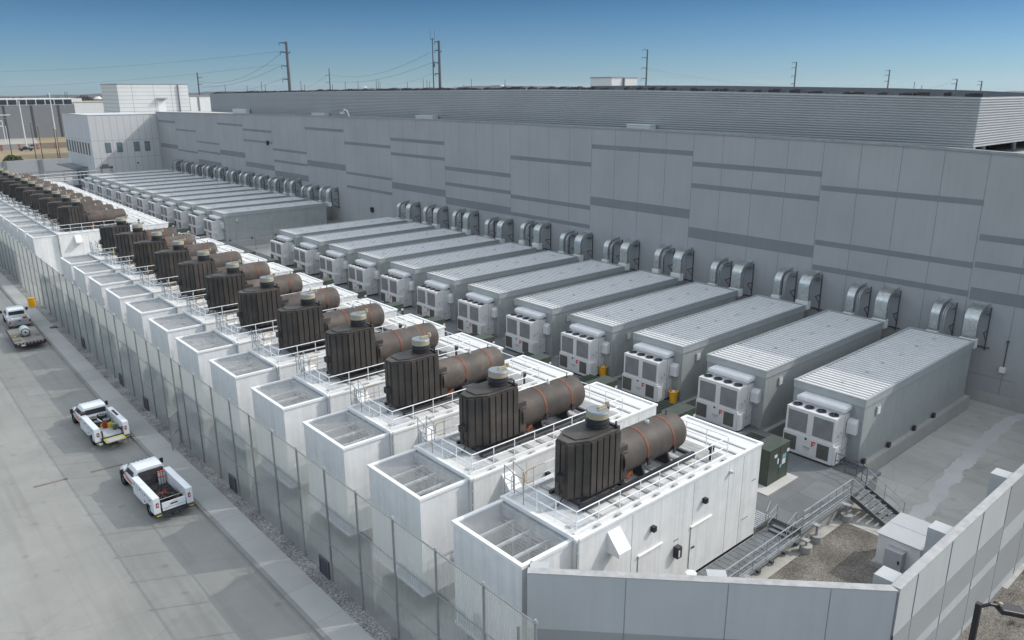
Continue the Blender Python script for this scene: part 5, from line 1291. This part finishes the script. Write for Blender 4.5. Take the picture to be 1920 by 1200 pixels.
P6 = pole_thing(1666,131,170,900,'middle pole of the three on the right horizon',r=.9,arms=((.97,4),(.72,4),(.4,4)))
P7 = pole_thing(1793,148,175,1100,'short steel pole near the right end of the horizon',r=1.1,arms=((.97,6),(.5,6)))
P8 = pole_thing(1839.5,152,175,1150,'rightmost steel pole on the horizon',r=1.1,arms=((.97,5),(.5,5)))
P9 = pole_thing(372,136,182,520,'pole directly right of the white stair tower',r=.55,arms=((.70,-2.6),(.35,-2.6)))
P10 = pole_thing(618,128,166,800,'mid size wire pole between the two tall poles',r=.7,arms=((.68,3.6),(.36,3.6)))
small = [(423,158,1000),(464,160,1100),(491,153,900),(498,158,1000),(565,152,850),(572,158,950),(624,157,1000),(648,153,900),(672,152,950),(706,150,900),(709.5,149,880),(713,154,1000),(764,153,1000),(794,148,800),(801,150,850),(806,152,900),(884,148,850),(947,149,850),(870,158,1300),(1713,153,900),(90,176,600),(122,173,560),(126,172,575),(66,190,520),(1727,160,900)]
for k, (u, vt, dd) in enumerate(small):
    lab = 'thin distant pole on the horizon, '+['first','second','third','fourth','fifth','sixth','seventh','eighth','ninth','tenth','eleventh','twelfth','thirteenth','fourteenth','fifteenth','sixteenth','seventeenth','eighteenth','nineteenth','near the right-hand poles','left of the wing roof','above the long warehouse','right of its twin above the long warehouse','left over the warehouse','second near the right-hand poles'][k]+('' if k > 18 else ' of the row behind the roof screen')
    o, _ = pole_thing(u, vt, 185, dd, lab, 'wood', r=.00045*dd)
    o['group'] = 'thin distant poles on the horizon'
# two leaning light poles by the wing
for (u0, v0, u1, v1, lab) in ((35,190,50,270,'white light pole in the substation, left'),(92,175,103,262,'pale light pole in the substation, right')):
    p = atY(u1,v1,395); q = atY(u0,v0,395); t_ = thing('light_pole', lab, 'light pole', (q.x,395,0)); b = MB(); b.cyl((0,0,0),(0,0,q.z),.3,8,.18); b.build('pole', M['bwhite'], t_)
    b = MB(); b.box(-.5,.5,-.2,.2,q.z,q.z+.2); b.build('lamp_head', M['bwhite'], t_)
for k, (u, vt, vb) in enumerate(((10,222,300),(70,235,297),(100,240,297),(104,242,297),(56,228,300))):
    p = atY(u,vt,340); t_ = thing('timber_pole', 'weathered timber pole beyond the yard wall, '+['leftmost','third from left','fourth from left','rightmost, beside its neighbour','second from left'][k], 'pole', (p.x,340,0), 0, 'timber poles beyond the yard wall'); b = MB(); b.cyl((0,0,0),(0,0,p.z),.17,8,.11); b.build('pole', M['wood'], t_); b = MB(); b.cyl((0,0,p.z),(0,0,p.z+.1),.2,8); b.build('cap', M['bwhite'], t_)
# water towers
for (u, vt, dd, lab) in ((684,162,2600,'tiny white water tower left of the tall mast'),(941,159,2600,'tiny white water tower right of the tall mast'),(183,181,1500,'tiny white water tower left of the stair tower')):
    d_ = ray(u, vt); k = dd/math.hypot(d_.x,d_.y); zt = CAM_H+d_.z*k
    t_ = thing('water_tower', lab, 'water tower', (d_.x*k,d_.y*k,0)); b = MB(); b.cyl((0,0,0),(0,0,zt-6),1.8,8); b.build('stem', M['bwhite'], t_)
    b = MB(); b.cyl((0,0,zt-7),(0,0,zt-4),2,12,7); b.cyl((0,0,zt-4),(0,0,zt),7,12,3.5); b.build('tank', M['bwhite'], t_)

# ---- wires
def wire(name, lab, pts_uvd, sag=0, r=.06):
    P = []
    for u, v, dd in pts_uvd:
        d_ = ray(u, v); k = dd/math.hypot(d_.x,d_.y); P.append(EYE+d_*k)
    b = MB()
    for a, c_ in zip(P, P[1:]):
        seg_ = [a.lerp(c_, t_/10)-Vector((0,0,sag*4*(t_/10)*(1-t_/10))) for t_ in range(11)]
        b.path(seg_, r, 4)
    o = b.build(name, M['pole']); tag(o, lab, 'power line', 'power lines between the poles')
wire('power_line', 'topmost faint power line crossing the left sky', [(530,96,420),(0,134,700)], 2, .055)
wire('power_line', 'second faint power line crossing the left sky', [(522,121,420),(0,163,700)], 2, .045)
wire('power_line', 'upper sagging wire left of the tall left pole', [(531,96,420),(372,152,520)], 6, .07)
wire('power_line', 'middle sagging wire left of the tall left pole', [(530,121,420),(378,163,520)], 3, .07)
wire('power_line', 'lower sagging wire left of the tall left pole', [(537,144,420),(440,168,700)], 2, .055)
wire('power_line', 'upper wire between the mid size pole and the thickest pole', [(809,97,500),(622,140,800)], 7, .085)
wire('power_line', 'middle wire between the mid size pole and the thickest pole', [(811,117,500),(622,152,800)], 5, .085)
wire('power_line', 'lower wire falling left from the thickest pole', [(812,137,500),(720,157,900)], 3, .06)
wire('power_line', 'wire from the mid size pole down to its left', [(613,140,800),(575,165,1100)], 1, .09)
wire('power_line', 'faint wire right of the pole by the plant room', [(1212,128,560),(1480,160,900)], 3, .06)
wire('power_line', 'short wire left of the right horizon poles', [(1785,153,1100),(1740,166,1300)], 1, .09)

# ---- horizon: low ridge with winter tree belt
random.seed(2)
rg = MB(); n_ = 220; prev = None
for k in range(n_+1):
    az = R(-25+110*k/n_); base = 3600
    u_deg = -25+110*k/n_
    # rises from left to the middle of the view
    t_ = max(0, min(1, (u_deg-8)/32)); hh = 4+t_*38-max(0,min(26,(u_deg-44)*1.6))+1.5*math.sin(k*.35)+1.2*math.sin(k*1.3+1)+random.uniform(-2,2)
    cur = [(base*math.sin(az),base*math.cos(az),-1),((base+150)*math.sin(az),(base+150)*math.cos(az),max(2,hh)),((base+900)*math.sin(az),(base+900)*math.cos(az),-1)]
    i0 = len(rg.v); rg.v += cur
    if prev is not None: rg.f += [(prev,i0,i0+1,prev+1),(prev+1,i0+1,i0+2,prev+2)]
    prev = i0
struct('wooded_ridge', rg, M['trees'])
tb = MB(); random.seed(14)
for k in range(2600):
    az = R(random.uniform(-20,60)); dd = random.uniform(900,2600); x, y = dd*math.sin(az), dd*math.cos(az)
    w_ = random.uniform(5,16); h_ = random.uniform(5,11); q = random.uniform(0,3.14); c_, s_ = math.cos(q)*w_, math.sin(q)*w_
    tb.add([(x-c_,y-s_,-1),(x+c_,y+s_,-1),(x+c_*.6,y+s_*.6,h_*.8),(x,y,h_),(x-c_*.7,y-s_*.7,h_*.7),(x+s_*.6,y-c_*.6,-1),(x-s_*.6,y+c_*.6,-1)],[(0,1,2,3,4),(5,3,6)])
tag(tb.build('distant_woodland', M['trees']), 'brown leafless woodland scattered to the horizon', 'woodland', kind='stuff')
fb = MB(); random.seed(44)
for k in range(26):
    az = R(random.uniform(-12,55)); dd = random.uniform(800,2000); x, y = dd*math.sin(az), dd*math.cos(az)
    if k == 0: fb0 = None
    b = MB(); w_ = random.uniform(8,30); b.box(-w_,w_,-8,8,-1,random.uniform(4,8)); 
    o = thing('distant_shed', 'tiny pale shed far off near the horizon', 'shed', (x,y,0), random.uniform(0,1), 'tiny pale sheds near the horizon')
    b.build('wall', M['bwhite'] if k%3 else M['brick'], o)

# ---- air
hz = MB(); hz.box(-6200,6200,-6200,6200,-2.5,80)
ho = hz.build('haze', M['label']); tag(ho, 'pale thin haze over the distance', 'haze', kind='stuff')
hm = bpy.data.materials.new('haze_air'); hm.use_nodes = True; t_ = hm.node_tree; t_.nodes.clear()
o_ = t_.nodes.new('ShaderNodeOutputMaterial'); pv = t_.nodes.new('ShaderNodeVolumePrincipled'); pv.inputs['Color'].default_value = (.72,.82,.92,1)
pv.inputs['Density'].default_value = 0.00006; pv.inputs['Anisotropy'].default_value = .2; t_.links.new(pv.outputs[0], o_.inputs['Volume'])
ho.data.materials.clear(); ho.data.materials.append(hm)
